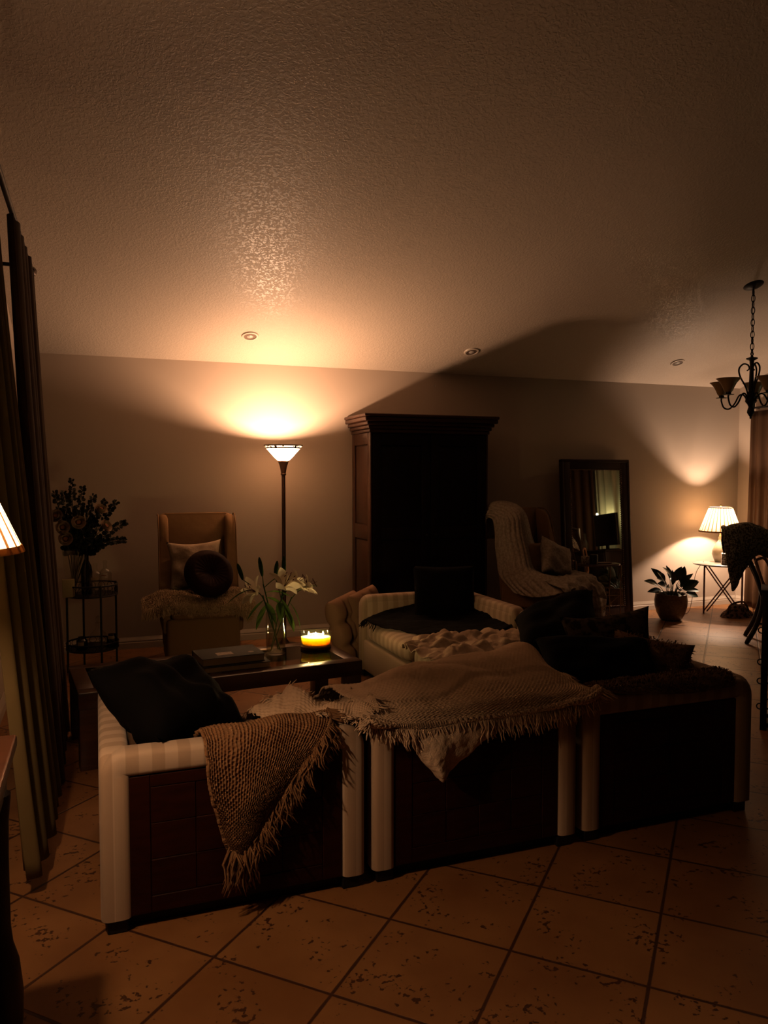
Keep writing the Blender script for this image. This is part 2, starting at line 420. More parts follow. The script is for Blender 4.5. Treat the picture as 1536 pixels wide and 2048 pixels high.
# recessed downlights (unlit), lying in the sloping ceiling
tilt = math.atan(SL)
for i, (x, y, lab) in enumerate([(1.302, 6.884, 'unlit recessed ceiling light above the torchiere floor lamp'),
                          (3.515, 6.917, 'unlit recessed ceiling light above the tall dark armoire'),
                          (6.024, 6.873, 'unlit recessed ceiling light nearest the chandelier')]):
    t = thing('recessed_light', lab, 'ceiling light', (x, y, zc(y)), 0, 'recessed ceiling lights'); t.rotation_euler = (-tilt, 0, 0)
    build('trim_ring', MB().lathe([(.052, -.004), (.058, -.012), (.072, -.010), (.078, 0), (.052, 0)], 32, closed=True), M_trim, t)
    build('baffle', MB().lathe([(.052, -.008), (.046, -.004), (.036, -.002), (.0, -.002)], 28), M_can, t)
    build('bulb', MB().lathe([(.030, -.002), (.028, -.010), (.018, -.015), (0, -.017)], 20), M_white, t)
tag(build('wall_hook', MB().lathe([(.0, -.02), (.011, -.018), (.012, -.004), (.006, 0), (.0, 0)], 12, M=Matrix.Rotation(radians(90), 3, 'X')).box((-.004, -.03, -.02), (.004, -.02, .006), .002), M_white, None, (3.33, 7.398, 2.535)),
    'tiny pale hook high on the back wall above the armoire', 'hook')

# ------------------------------------------------------------------ sofa
def smoothpath(pts, r, n=5):
    P = [Vector(p) for p in pts]; out = [P[0]]
    for i in range(1, len(P) - 1):
        a = (P[i - 1] - P[i]).normalized(); b = (P[i + 1] - P[i]).normalized()
        s0 = P[i] + a * r; s1 = P[i] + b * r
        for k in range(n + 1):
            t = k / n
            out.append(s0 * (1 - t) ** 2 + P[i] * 2 * t * (1 - t) + s1 * t * t)
    out.append(P[-1]); return out

SH = .645
def sofa_module(label, loc, W, D, sides, seat_open):
    t = thing('sofa_module', label, 'sofa', loc, 0, 'modules of the sectional sofa')
    hw, ht, zb = .047, .052, .055
    zt = SH - hw
    def line(side):
        if side in 'SN':
            y = ht if side == 'S' else D - ht
            return (hw, y), (W - hw, y), Vector((0, 1, 0))
        x = ht if side == 'W' else W - ht
        return (x, hw), (x, D - hw), Vector((1, 0, 0))
    corners = []
    for sd in sides:
        a, b, nrm = line(sd)
        path = smoothpath([(a[0], a[1], zb), (a[0], a[1], zt), (b[0], b[1], zt), (b[0], b[1], zb)], .045)
        mb = MB().sweep(path, nrm, hw, ht, 3.6, 20)
        build('back_frame', mb, M_fx if sd in 'SN' else M_fy, t)
        inn, out_ = (.035, .105)
        mb = MB()
        if sd == 'S': mb.box((a[0], .03, zb + .02), (b[0], .112, zt), .02)
        if sd == 'N': mb.box((a[0], D - .112, zb + .02), (b[0], D - .03, zt), .02)
        if sd == 'W': mb.box((.03, a[1], zb + .02), (.112, b[1], zt), .02)
        if sd == 'E': mb.box((W - .112, a[1], zb + .02), (W - .03, b[1], zt), .02)
        build('inner_back', mb, M_fx if sd in 'SN' else M_fy, t)
        # wood back panel with a parquet grid of raised squares inside a border
        mb = MB(); L0 = hw * 2; L1 = (W if sd in 'SN' else D) - hw * 2
        def slab(u0, u1, z0, z1, d0, d1, bev=0):
            if sd == 'S': mb.box((u0, d0, z0), (u1, d1, z1), bev, 1)
            if sd == 'N': mb.box((u0, D - d1, z0), (u1, D - d0, z1), bev, 1)
            if sd == 'W': mb.box((d0, u0, z0), (d1, u1, z1), bev, 1)
            if sd == 'E': mb.box((W - d1, u0, z0), (W - d0, u1, z1), bev, 1)
        slab(L0 - .01, L1 + .01, zb - .005, zt - hw + .01, .022, .036)
        bw = .075
        slab(L0, L0 + bw, zb, zt - hw, .014, .03, .003); slab(L1 - bw, L1, zb, zt - hw, .014, .03, .003)
        slab(L0 + bw, L1 - bw, zt - hw - .045, zt - hw, .0145, .03, .003); slab(L0 + bw, L1 - bw, zb, zb + .06, .0145, .03, .003)
        nx, nz = 4, 3; gx = (L1 - L0 - 2 * bw) / nx; gz = (zt - hw - .045 - zb - .06) / nz
        for i in range(nx):
            for k in range(nz):
                slab(L0 + bw + i * gx, L0 + bw + (i + 1) * gx, zb + .06 + k * gz, zb + .06 + (k + 1) * gz, .016 + .0015 * ((i + k) % 2), .03, .003)
        build('back_panel', mb, M_panelwood, t, sharp=20)
    x0 = .10 if 'W' in sides else .012; x1 = W - (.10 if 'E' in sides else .012)
    y0 = .10 if 'S' in sides else .012; y1 = D - (.10 if 'N' in sides else .012)
    build('seat_base', MB().box((x0, y0, zb), (x1, y1, .30), .018, 3), M_base, t)
    # loose seat cushion, slightly crowned
    cx, cy = (x0 + x1) / 2, (y0 + y1) / 2; a, b = (x1 - x0) / 2, (y1 - y0) / 2
    P = []
    n = 26
    for i in range(n):
        ph = -pi / 2 + pi * i / (n - 1)
        row = []
        for j in range(40):
            th = 2 * pi * j / 40
            e1, e2 = .35, .22
            f = lambda v, e: math.copysign(abs(v) ** e, v)
            row.append((cx + a * f(cos(ph), e1) * f(cos(th), e2), cy + b * f(cos(ph), e1) * f(sin(th), e2), .375 + .085 * f(sin(ph), .55)))
        P.append(row)
    build('seat_cushion', MB().grid(P, wrapj=True), M_fy if ('E' in sides and 'S' not in sides) else M_fx, t)
    mb = MB().box((.06, .06, 0), (W - .06, D - .06, zb + .01), .004, 1)
    build('plinth', mb, M_black, t)
    for sx in (0, 1):
        for sy in (0, 1):
            px = .02 if sx == 0 else W - .09; py = .02 if sy == 0 else D - .09
            build('foot', MB().box((px, py, 0), (px + .07, py + .07, zb + .004), .004, 1), M_black, t)
    return t

SY = 2.75
sofa_module('cream corner sofa module at the left end under the chunky brown throw', (-.01, SY, 0), .965, .97, 'SW', '')
sofa_module('cream middle sofa module, its wood-panelled back under the fringed cream throw', (.985, SY, 0), .935, .97, 'S', '')
sofa_module('cream corner sofa module at the right end piled with black pillows', (1.95, SY, 0), .95, .97, 'SE', '')
sofa_module('cream sofa module with a crumpled cream blanket across its seat', (1.95, SY + .985, 0), .95, 1.05, 'E', '')
sofa_module('cream far corner sofa module before the armoire with black throw on seat', (1.95, SY + 2.05, 0), .95, 1.02, 'EN', '')

# ------------------------------------------------------------------ soft things
def pillow_mesh(w, h, th, n=22, pinch=.10, seed=0, wr=.006, round_=False):
    """pillow lying in XY, thickness along Z"""
    mb = MB()
    rnd = random.Random(seed)
    off = Vector((rnd.random() * 50, rnd.random() * 50, 0))
    for s in (1, -1):
        P = []
        for i in range(n + 1):
            u = -1 + 2 * i / n; row = []
            for j in range(n + 1):
                v = -1 + 2 * j / n
                e = max(0, (1 - u ** 4)) * max(0, (1 - v ** 4))
                x = u * (1 - pinch * (1 - u * u) * 0 - pinch * (1 - v * v) * 0 ) * w / 2
                y = v * h / 2
                x *= 1 - pinch * (1 - v * v) * u * u; y *= 1 - pinch * (1 - u * u) * v * v
                z = s * th / 2 * (e ** .62)
                z += s * e ** .3 * noise.noise(Vector((u * 2.3, v * 2.3, s * 3)) + off) * wr * 2
                row.append((x, y, z))
            P.append(row)
        mb.grid(P)
    return mb

def frame_mat(loc, xdir, ydir):
    x = Vector(xdir).normalized(); y = Vector(ydir); y = (y - x * y.dot(x)).normalized(); z = x.cross(y)
    M = Matrix((x, y, z)).transposed().to_4x4(); M.translation = Vector(loc)
    return M

def pillow(name, label, m, loc, xdir, ydir, w, h, th, cat='pillow', seed=0, pinch=.10, wr=.006, group=None):
    o = build(name, pillow_mesh(w, h, th, seed=seed, pinch=pinch, wr=wr), m, sharp=None)
    bm = bmesh.new(); bm.from_mesh(o.data); bmesh.ops.remove_doubles(bm, verts=bm.verts, dist=.0005); bmesh.ops.recalc_face_normals(bm, faces=bm.faces); bm.to_mesh(o.data); bm.free()
    o.matrix_world = frame_mat(loc, xdir, ydir)
    return tag(o, label, cat, group)

def cr(p0, p1, p2, p3, t):
    return .5 * ((2 * p1) + (p2 - p0) * t + (2 * p0 - 5 * p1 + 4 * p2 - p3) * t * t + (3 * p1 - p0 - 3 * p2 + p3) * t ** 3)
def spline(pts, n):
    pts = [Vector(p) for p in pts]; m = len(pts) - 1; out = []
    for i in range(n):
        f = i / (n - 1) * m; k = min(int(f), m - 1); t = f - k
        out.append(cr(pts[max(k - 1, 0)], pts[k], pts[k + 1], pts[min(k + 2, m)], t))
    return out
def surf(rows, nu, nv):
    R = [spline(r, nv) for r in rows]
    C = [spline([r[j] for r in R], nu) for j in range(nv)]
    return [[C[j][i] for j in range(nv)] for i in range(nu)]
def normals(P):
    n, m = len(P), len(P[0]); N = []
    for i in range(n):
        row = []
        for j in range(m):
            a = P[min(i + 1, n - 1)][j] - P[max(i - 1, 0)][j]; b = P[i][min(j + 1, m - 1)] - P[i][max(j - 1, 0)]
            c = a.cross(b); row.append(c.normalized() if c.length > 1e-12 else Vector((0, 0, 1)))
        N.append(row)
    return N
def displace(P, fn):
    N = normals(P); n, m = len(P), len(P[0])
    return [[P[i][j] + N[i][j] * fn(i / (n - 1), j / (m - 1), P[i][j]) for j in range(m)] for i in range(n)]
def cloth(P, th):
    """closed sheet: the surface and its offset"""
    N = normals(P); n, m = len(P), len(P[0])
    Q = [[P[i][j] - N[i][j] * th for j in range(m)] for i in range(n)]
    mb = MB(); V = [p for r in P for p in r] + [p for r in Q for p in r]; o = n * m
    F = []
    for i in range(n - 1):
        for j in range(m - 1):
            a, b, c, d = i * m + j, i * m + j + 1, (i + 1) * m + j + 1, (i + 1) * m + j
            F.append([a, b, c, d]); F.append([o + d, o + c, o + b, o + a])
    rim = [(0, j) for j in range(m)] + [(i, m - 1) for i in range(1, n)] + [(n - 1, j) for j in range(m - 2, -1, -1)] + [(i, 0) for i in range(n - 2, 0, -1)]
    for k in range(len(rim)):
        a = rim[k][0] * m + rim[k][1]; b2 = rim[(k + 1) % len(rim)]; b2 = b2[0] * m + b2[1]
        F.append([a, b2, o + b2, o + a])
    return mb.add(V, F)
def fringe(edge, down, ln, r, n, seed=1, jit=.35, mesh=None, nn=4):
    """strands along an edge polyline"""
    rd = random.Random(seed); mb = mesh or MB(); E = spline(edge, n)
    for i, p in enumerate(E):
        d = Vector(down) if not callable(down) else Vector(down(i / max(1, n - 1)))
        d = (d + Vector((rd.uniform(-jit, jit), rd.uniform(-jit, jit) * .5, rd.uniform(-jit, jit) * .6))).normalized()
        L = ln * rd.uniform(.65, 1.2)
        q = Vector((rd.uniform(-1, 1), rd.uniform(-.5, .5), 0)) * L * .18
        pts = [p - d * L * .08, p + d * L * .35 + q, p + d * L * .7 - q * .4 + Vector((0, 0, -L * .04)), p + d * L]
        rr = r * rd.uniform(.8, 1.2)
        mb.tube(pts, [rr, rr * 1.05, rr * .9, rr * .45], nn)
    return mb
def fur(P, n, ln, w, seed=3, droop=.5, flip=1, mesh=None):
    rd = random.Random(seed); mb = mesh or MB(); N = normals(P); a, b = len(P) - 1, len(P[0]) - 1
    for _ in range(n):
        u = rd.random() * a; v = rd.random() * b; i = min(int(u), a - 1); j = min(int(v), b - 1); fu, fv = u - i, v - j
        p = P[i][j].lerp(P[i + 1][j], fu).lerp(P[i][j + 1].lerp(P[i + 1][j + 1], fu), fv); nn = N[i][j] * flip
        cl = noise.noise_vector(p * 14) * .9
        d = (nn + cl + Vector((rd.uniform(-.5, .5), rd.uniform(-.5, .5), rd.uniform(-.5, .5)))).normalized()
        L = ln * rd.uniform(.6, 1.15); s = d.cross(Vector((rd.uniform(-1, 1), rd.uniform(-1, 1), rd.uniform(-1, 1)))).normalized() * w
        m1 = p + d * L * .5; t = p + d * L * .8 + Vector((0, 0, -droop * L * .6)) + cl * L * .25
        mb.add([p - s, p + s, m1 + s * .8, m1 - s * .8, t], [[0, 1, 2, 3], [3, 2, 4]])
    return mb

V = Vector

# --- black pillow on the left module, with a tiny white care tag
p = pillow('scatter_pillow', 'large black pillow with tiny white tag slumped in the left sofa corner', M_blackfab, (.265, 3.13, .695), (.22, -.27, -.18), (.42, .16, -.20), .43, .56, .25, seed=2, wr=.022, pinch=.04)
mbt = MB().box((-.02, -.004, 0), (.02, .004, .0015), .0005)
tg = build('care_tag', mbt, M_label, p, (-.10, -.16, .088)); tg['label'] = 'white tag'

# --- chunky brown knit throw over the left module's back
rows = [
    [(.30, 3.25, .475), (.52, 3.22, .50), (.70, 3.20, .52), (.86, 3.16, .50)],
    [(.33, 3.00, .56), (.52, 3.00, .60), (.70, 2.97, .62), (.86, 2.98, .60)],
    [(.345, 2.86, .665), (.52, 2.86, .675), (.68, 2.86, .680), (.84, 2.87, .672)],
    [(.350, 2.765, .668), (.52, 2.765, .672), (.67, 2.765, .675), (.82, 2.77, .668)],
    [(.355, 2.715, .60), (.50, 2.71, .60), (.64, 2.71, .62), (.78, 2.72, .63)],
    [(.36, 2.705, .50), (.49, 2.69, .50), (.60, 2.69, .53), (.71, 2.71, .555)],
    [(.385, 2.705, .40), (.475, 2.685, .40), (.56, 2.685, .43), (.64, 2.705, .46)],
    [(.405, 2.705, .32), (.465, 2.69, .315), (.515, 2.69, .335), (.57, 2.705, .37)],
    [(.425, 2.705, .27), (.455, 2.695, .25), (.485, 2.695, .26), (.52, 2.705, .28)]]
P = surf(rows, 330, 250)
def knit(u, v, p):
    cu, cv = u * 50 + .35 * noise.noise(p * 30), v * 40 + .5 * noise.noise(p * 22 + V((9, 0, 0)))
    b = abs(sin(cv * pi)) ** .7 * abs(sin((cu + .5 * (int(cv) % 2)) * pi)) ** .55
    return .011 * b * (1 + .6 * noise.noise(p * 60)) + .014 * noise.noise(p * 9) - .004
P = displace(P, lambda u, v, p: -knit(u, v, p))
N0 = normals(P)
t = thing('knit_throw', 'chunky brown knit throw with tasselled edge hanging over the left sofa back', 'throw', (.5, 2.85, .66))
inv = lambda o: Matrix.Translation(-Vector(o.location))
build('knit_cloth', cloth(P, .012).xf(inv(t)), M_brown, t, sharp=None)
mb = MB()
edge = [P[i][-1] for i in range(108, 330, 10)]
fringe(edge, lambda f: (.25, -.12, -1), .085, .0032, 180, 4, .5, mb)
fringe([P[-1][j] for j in range(0, 250, 20)], (-.05, -.05, -1), .13, .0036, 54, 5, .3, mb)
fringe(edge[8:], lambda f: (.0, -.2, -1), .10, .0035, 34, 6, .6, mb)
fringe([P[i][-1] for i in range(36, 125, 9)], lambda f: (.8, -.5, -.5), .06, .004, 90, 7, .9, mb)
build('fringe', mb.xf(inv(t)), M_brown, t, sharp=None)

# --- cream woven throw over the middle module
xs = [.955, 1.07, 1.19, 1.34, 1.50, 1.64, 1.77, 1.90, 1.98]
pk = [.69, .70, .725, .75, .768, .775, .785, .815, .72]
hem = [.685, .640, .622, .630, .628, .632, .640, .668, .70]
rows = [
    [(x, 3.62, .49) for x in xs],
    [(x, 3.36, max(.50, z - .07)) for x, z in zip(xs, pk)],
    [(x, 3.14, z) for x, z in zip(xs, pk)],
    [(x, 2.98, .70 + (z - .7) * .35) for x, z in zip(xs, pk)],
    [(x, 2.86, .694) for x in xs],
    [(x, 2.765, .690) for x in xs],
    [(x, 2.715, .668 + (h - .66) * .35) for x, h in zip(xs, hem)],
    [(x, 2.695, h + .012) for x, h in zip(xs, hem)],
    [(x + .01, 2.688, h - .012) for x, h in zip(xs, hem)]]
P = surf(rows, 260, 420)
def weave(u, v, p):
    big = .020 * noise.noise(Vector((p.x * 5, p.y * 4, 1))) * min(1, (1 - u) * 4) + .008 * noise.noise(Vector((p.x * 13, p.y * 6, p.z * 4)))
    big += .018 * max(0, noise.noise(Vector((p.x * 3.2 + p.y * 5, p.y * 2.5, 7)))) + .012 * (1 - 2 * abs(noise.noise(Vector((p.x * 3 + 2 * p.y, p.y * 5, 3)))))
    k = min(1, max(0, (u - .40) * 8))
    u0 = .40 + .07 * sin(v * 7) + .04 * noise.noise(Vector((v * 5, 0, 2)))
    q = min(1, max(0, (u - u0) * 30)); big += .012 * q * q * (3 - 2 * q)
    a = (.0012 + .0034 * k) * sin(v * 104 * pi + 3 * noise.noise(p * 4)) * sin(u * 84 * pi + 3 * noise.noise(p * 5))
    if k > 0: a += .004 * k * max(0, sin(u * 42 * pi)) * abs(sin(v * 52 * pi))
    return -(big + a)
P = displace(P, weave)
t = thing('woven_throw', 'cream woven throw with knotted fringe draped over the middle sofa back', 'throw', (1.45, 2.85, .68))
build('woven_cloth', cloth(P, .009).xf(inv(t)), M_cream, t, sharp=None)
mb = MB()
fringe([P[-1][j] for j in range(0, 420, 10)], lambda f: (.12, -.15, -1), .075, .0032, 230, 8, .28, mb)
fringe([P[i][-1] for i in range(104, 260, 10)], lambda f: (.8, -.4, -.55), .065, .0032, 70, 9, .4, mb)
fringe([P[i][0] for i in range(104, 260, 13)], lambda f: (-.7, -.3, -.5), .055, .0032, 50, 10, .5, mb)
build('fringe', mb.xf(inv(t)), M_cream, t, sharp=None)

# --- fleece with a hanging corner, under the woven throw
rows = [
    [(1.08, 2.86, .648), (1.22, 2.86, .650), (1.38, 2.86, .650), (1.55, 2.86, .648)],
    [(1.09, 2.785, .650), (1.22, 2.785, .652), (1.38, 2.785, .652), (1.56, 2.785, .650)],
    [(1.11, 2.738, .62), (1.22, 2.734, .615), (1.36, 2.736, .615), (1.53, 2.738, .61)],
    [(1.125, 2.718, .565), (1.21, 2.680, .56), (1.33, 2.695, .565), (1.49, 2.718, .555)],
    [(1.160, 2.714, .505), (1.215, 2.665, .50), (1.31, 2.690, .505), (1.42, 2.714, .515)],
    [(1.205, 2.712, .445), (1.235, 2.668, .44), (1.28, 2.690, .445), (1.345, 2.712, .465)],
    [(1.235, 2.71, .408), (1.248, 2.682, .402), (1.262, 2.69, .405), (1.285, 2.71, .418)]]
P = surf(rows, 70, 60)
P = displace(P, lambda u, v, p: -min(1, u * 2.2) * (.008 * noise.noise(p * 16) + .004 * noise.noise(p * 50)))
tag(build('fleece_blanket', cloth(P, .010), M_fleece, sharp=None), 'cream fleece blanket, its pointed corner hanging below the fringed throw', 'blanket')

# --- bunched cream throw between the left and middle modules
rows = [
    [(.60, 3.52, .475), (.74, 3.55, .49), (.90, 3.52, .48), (1.04, 3.46, .48)],
    [(.58, 3.34, .55), (.74, 3.32, .62), (.90, 3.30, .57), (1.05, 3.26, .58)],
    [(.60, 3.18, .61), (.76, 3.20, .695), (.91, 3.14, .64), (1.06, 3.12, .665)],
    [(.66, 3.04, .62), (.80, 3.04, .665), (.92, 3.02, .665), (1.06, 3.00, .69)],
    [(.72, 2.92, .665), (.83, 2.90, .685), (.94, 2.90, .70), (1.04, 2.90, .712)],
    [(.78, 2.83, .685), (.86, 2.81, .690), (.95, 2.80, .695), (1.02, 2.80, .71)]]
P = surf(rows, 200, 200)
P = displace(P, lambda u, v, p: -(.026 * (1 - 2.2 * abs(noise.noise(p * 7))) + .014 * noise.noise(p * 19) + .0028 * sin(u * 52 * pi) * sin(v * 50 * pi)))
t = thing('bunched_throw', 'cream fringed throw bunched up between the brown throw and middle sofa back', 'throw', (.85, 3.1, .6))
build('bunched_cloth', cloth(P, .008).xf(inv(t)), M_cream, t, sharp=None)
mb = MB()
fringe([P[-1][j] for j in range(0, 200, 14)], lambda f: (.2, -.7, -.3), .05, .0032, 70, 11, .7, mb)
fringe([P[66][j] for j in range(0, 200, 14)], lambda f: (.2, -.5, .3), .055, .0032, 60, 12, .8, mb)
fringe([P[i][-1] for i in range(44, 200, 14)], lambda f: (.3, -.6, -.4), .05, .0032, 56, 13, .8, mb)
build('fringe', mb.xf(inv(t)), M_cream, t, sharp=None)

# --- right corner module: pillows and brown shaggy throw
pillow('scatter_pillow', 'plump black pillow tipped up behind the pile on the right sofa corner', M_blackfab, (2.45, 3.73, .735), (.70, -.55, .40), (.25, .80, .35), .50, .42, .24, seed=5, wr=.012)
pillow('scatter_pillow', 'flat black pillow lying foremost on the right sofa corner', M_blackfab, (2.31, 3.13, .635), (.93, -.32, -.03), (.20, .75, .55), .60, .44, .20, seed=6, wr=.012)
pillow('scatter_pillow', 'dark brocade pillow with a sharp corner, beside the flat black one', M_dkpattern, (2.585, 3.42, .645), (.86, -.42, .14), (-.26, .35, .90), .48, .44, .16, seed=7, pinch=.12)
mb = pillow_mesh(.40, .36, .18, seed=8)
t = thing('shaggy_pillow', 'small brown shaggy pillow standing at the right arm of the sofa corner', 'pillow', (2.62, 3.16, .60))
MM = frame_mat((0, 0, 0), (.75, -.60, -.15), (.1, .25, .9))
build('pillow_body', mb.xf(MM), M_fuzzdk, t, sharp=None)
P = [[MM @ V(((-1 + 2 * i / 14) * .19, (-1 + 2 * j / 14) * .17, .09 * ((1 - (-1 + 2 * i / 14) ** 4) * (1 - (-1 + 2 * j / 14) ** 4)) ** .6)) for j in range(15)] for i in range(15)]
mb = fur(P, 1500, .032, .0022, 4); Q = [[V((-p.x, -p.y, p.z)) if False else p - (MM.to_3x3() @ V((0, 0, 1))) * .0 for p in r] for r in P]
P2 = [[MM @ V(((-1 + 2 * i / 14) * .19, (-1 + 2 * j / 14) * .17, -.09 * ((1 - (-1 + 2 * i / 14) ** 4) * (1 - (-1 + 2 * j / 14) ** 4)) ** .6)) for j in range(15)] for i in range(15)]
fur(P2, 1500, .032, .0022, 5, flip=-1, mesh=mb)
build('shaggy_pile', mb, M_fuzzdk, t, sharp=None, recalc=False)

rows = [
    [(2.02, 3.18, .49), (2.25, 3.18, .49), (2.50, 3.18, .49), (2.76, 3.16, .50)],
    [(2.02, 2.92, .60), (2.25, 2.92, .62), (2.50, 2.93, .62), (2.76, 2.94, .61)],
    [(2.02, 2.85, .668), (2.25, 2.855, .672), (2.50, 2.86, .674), (2.77, 2.87, .672)],
    [(2.05, 2.775, .670), (2.27, 2.765, .675), (2.50, 2.765, .676), (2.78, 2.78, .672)],
    [(2.12, 2.74, .655), (2.30, 2.722, .64), (2.50, 2.715, .622), (2.76, 2.728, .63)]]
P = surf(rows, 40, 70)
P = displace(P, lambda u, v, p: -(.006 * noise.noise(p * 12)))
t = thing('shaggy_throw', 'brown shaggy throw laid over the back of the right sofa corner', 'throw', (2.4, 2.85, .66))
build('throw_backing', cloth(P, .010).xf(inv(t)), M_fuzzdk, t, sharp=None)
N0 = normals(P); fl = 1 if N0[20][35].z > 0 else -1
build('shaggy_pile', fur(P, 5200, .026, .0018, 6, flip=fl).xf(inv(t)), M_fuzzdk, t, sharp=None, recalc=False)

# --- middle run: crumpled cream blanket, far corner: black throw and pillow
rows = [
    [(1.90, 4.78, .465), (2.15, 4.86, .49), (2.45, 4.86, .49), (2.72, 4.70, .50), (2.80, 4.55, .50)],
    [(1.88, 4.62, .49), (2.14, 4.70, .545), (2.44, 4.70, .535), (2.70, 4.56, .55), (2.79, 4.42, .53)],
    [(1.90, 4.48, .47), (2.14, 4.52, .50), (2.42, 4.52, .50), (2.66, 4.40, .51), (2.78, 4.30, .50)],
    [(1.91, 4.34, .49), (2.12, 4.36, .535), (2.40, 4.36, .545), (2.62, 4.26, .535), (2.76, 4.20, .51)],
    [(1.93, 4.22, .465), (2.12, 4.20, .475), (2.38, 4.20, .48), (2.58, 4.14, .48), (2.72, 4.10, .475)]]
P = surf(rows, 90, 130)
def crumple(u, v, p):
    q = noise.noise_vector(p * 5) * .12 + p
    return -(.030 * (1 - 2 * abs(noise.noise(q * 8))) + .010 * noise.noise(p * 26))
P = displace(P, crumple)
tag(build('crumpled_blanket', cloth(P, .008), M_fleece, sharp=None), 'crumpled cream blanket heaped along the seat of the middle run', 'blanket')

rows = [
    [(1.94, 5.62, .48), (2.15, 5.66, .53), (2.40, 5.70, .56), (2.62, 5.71, .58), (2.78, 5.66, .58)],
    [(1.915, 5.54, .485), (2.12, 5.50, .49), (2.38, 5.50, .49), (2.62, 5.48, .49), (2.80, 5.44, .56)],
    [(1.96, 5.36, .475), (2.12, 5.30, .482), (2.38, 5.26, .485), (2.62, 5.24, .485), (2.80, 5.20, .54)],
    [(2.06, 5.16, .47), (2.18, 5.06, .482), (2.38, 5.02, .485), (2.62, 5.00, .485), (2.80, 4.98, .53)],
    [(2.14, 4.96, .475), (2.24, 4.84, .485), (2.42, 4.76, .50), (2.62, 4.78, .50), (2.80, 4.84, .52)]]
P = surf(rows, 70, 80)
P = displace(P, lambda u, v, p: -(.014 * noise.noise(V((p.x * 5, p.y * 12, p.z * 5))) + .005 * noise.noise(p * 30)))
t = thing('black_throw', 'black throw with twisted fringe spread over the far corner seat', 'throw', (2.4, 5.2, .49))
build('throw_cloth', cloth(P, .006).xf(inv(t)), M_blackfab, t, sharp=None)
build('fringe', fringe([P[i][0] for i in range(0, 36, 4)], lambda f: (-.6, -.2, -.7), .06, .0035, 24, 14, .4).xf(inv(t)), M_blackfab, t, sharp=None)
build('fringe', fringe([P[-1][j] for j in range(0, 40, 5)], lambda f: (-.3, -.8, -.1), .05, .003, 22, 15, .4).xf(inv(t)), M_blackfab, t, sharp=None)
pillow('scatter_pillow', 'square black pillow propped upright in the far sofa corner', M_blackfab, (2.58, 5.53, .67), (.93, -.30, 0), (.06, .22, .95), .50, .42, .13, seed=9, pinch=.05)

# tufted floor cushions standing behind the far corner module
def tufted(label, loc, xdir, ydir):
    w, h, th, n = .50, .57, .15, 48
    mb = MB()
    for s in (1, -1):
        P = []
        for i in range(n + 1):
            u = -1 + 2 * i / n; row = []
            for j in range(n + 1):
                v = -1 + 2 * j / n
                e = max(0, 1 - u ** 6) * max(0, 1 - v ** 6)
                du = min(abs(u - a) for a in (-.33, .33)); dv = min(abs(v - a) for a in (-.33, .33))
                dd = sqrt(du * du + dv * dv)
                z = s * th / 2 * e ** .5 * (1.15 - .45 * math.exp(-(dd / .15) ** 2) - .34 * math.exp(-(du / .10) ** 2) - .34 * math.exp(-(dv / .10) ** 2))
                row.append((u * w / 2, v * h / 2, z))
            P.append(row)
        mb.grid(P)
    t = thing('tufted_floor_cushion', label, 'cushion', loc, 0, 'tufted floor cushions')
    M = frame_mat((0, 0, 0), xdir, ydir)
    o = build('cushion_body', mb.xf(M), M_tuft, t, sharp=None)
    bm = bmesh.new(); bm.from_mesh(o.data); bmesh.ops.remove_doubles(bm, verts=bm.verts, dist=.0005); bmesh.ops.recalc_face_normals(bm, faces=bm.faces); bm.to_mesh(o.data); bm.free()
    for a in (-.33, .33):
        for b in (-.33, .33):
            q = M @ V((a * w / 2, b * h / 2, th / 2 * .33))
            build('tuft_button', MB().lathe([(0, .006), (.010, .004), (.012, 0), (0, -.004)], 10, M=M.to_3x3()), M_tuft, t, tuple(q))
    return t
tufted('tufted floor cushion standing on edge, nearer the candle', (1.93, 6.00, .325), (.60, -.70, .06) if False else (.66, .72, .06), (-.20, .10, 1))
tufted('tufted floor cushion standing on edge, nearer the armoire', (2.13, 6.12, .345), (.66, .72, .06), (-.14, .08, 1))

# ------------------------------------------------------------------ coffee table and what stands on it
t = thing('coffee_table', 'long dark wood coffee table with glass inset behind the sofa', 'table', (.69, 4.80, 0), radians(6))
L, Dp, Ht = 1.68, .66, .43
mb = MB()
mb.box((-L / 2, -Dp / 2, Ht - .095), (L / 2, -Dp / 2 + .09, Ht), .006).box((-L / 2, Dp / 2 - .09, Ht - .095), (L / 2, Dp / 2, Ht), .006)
mb.box((-L / 2, -Dp / 2 + .085, Ht - .095), (-L / 2 + .09, Dp / 2 - .085, Ht), .006).box((L / 2 - .09, -Dp / 2 + .085, Ht - .095), (L / 2, Dp / 2 - .085, Ht), .006)
build('frame', mb, M_tabwood, t)
build('glass_top', MB().box((-L / 2 + .085, -Dp / 2 + .085, Ht - .012), (L / 2 - .085, Dp / 2 - .085, Ht - .002)), M_table_glass, t, smooth=False)
for sx in (-1, 1):
    for sy in (-1, 1):
        build('leg', MB().box((sx * (L / 2 - .055) - .05, sy * (Dp / 2 - .055) - .05, 0), (sx * (L / 2 - .055) + .05, sy * (Dp / 2 - .055) + .05, Ht - .09), .005), M_tabwood, t)

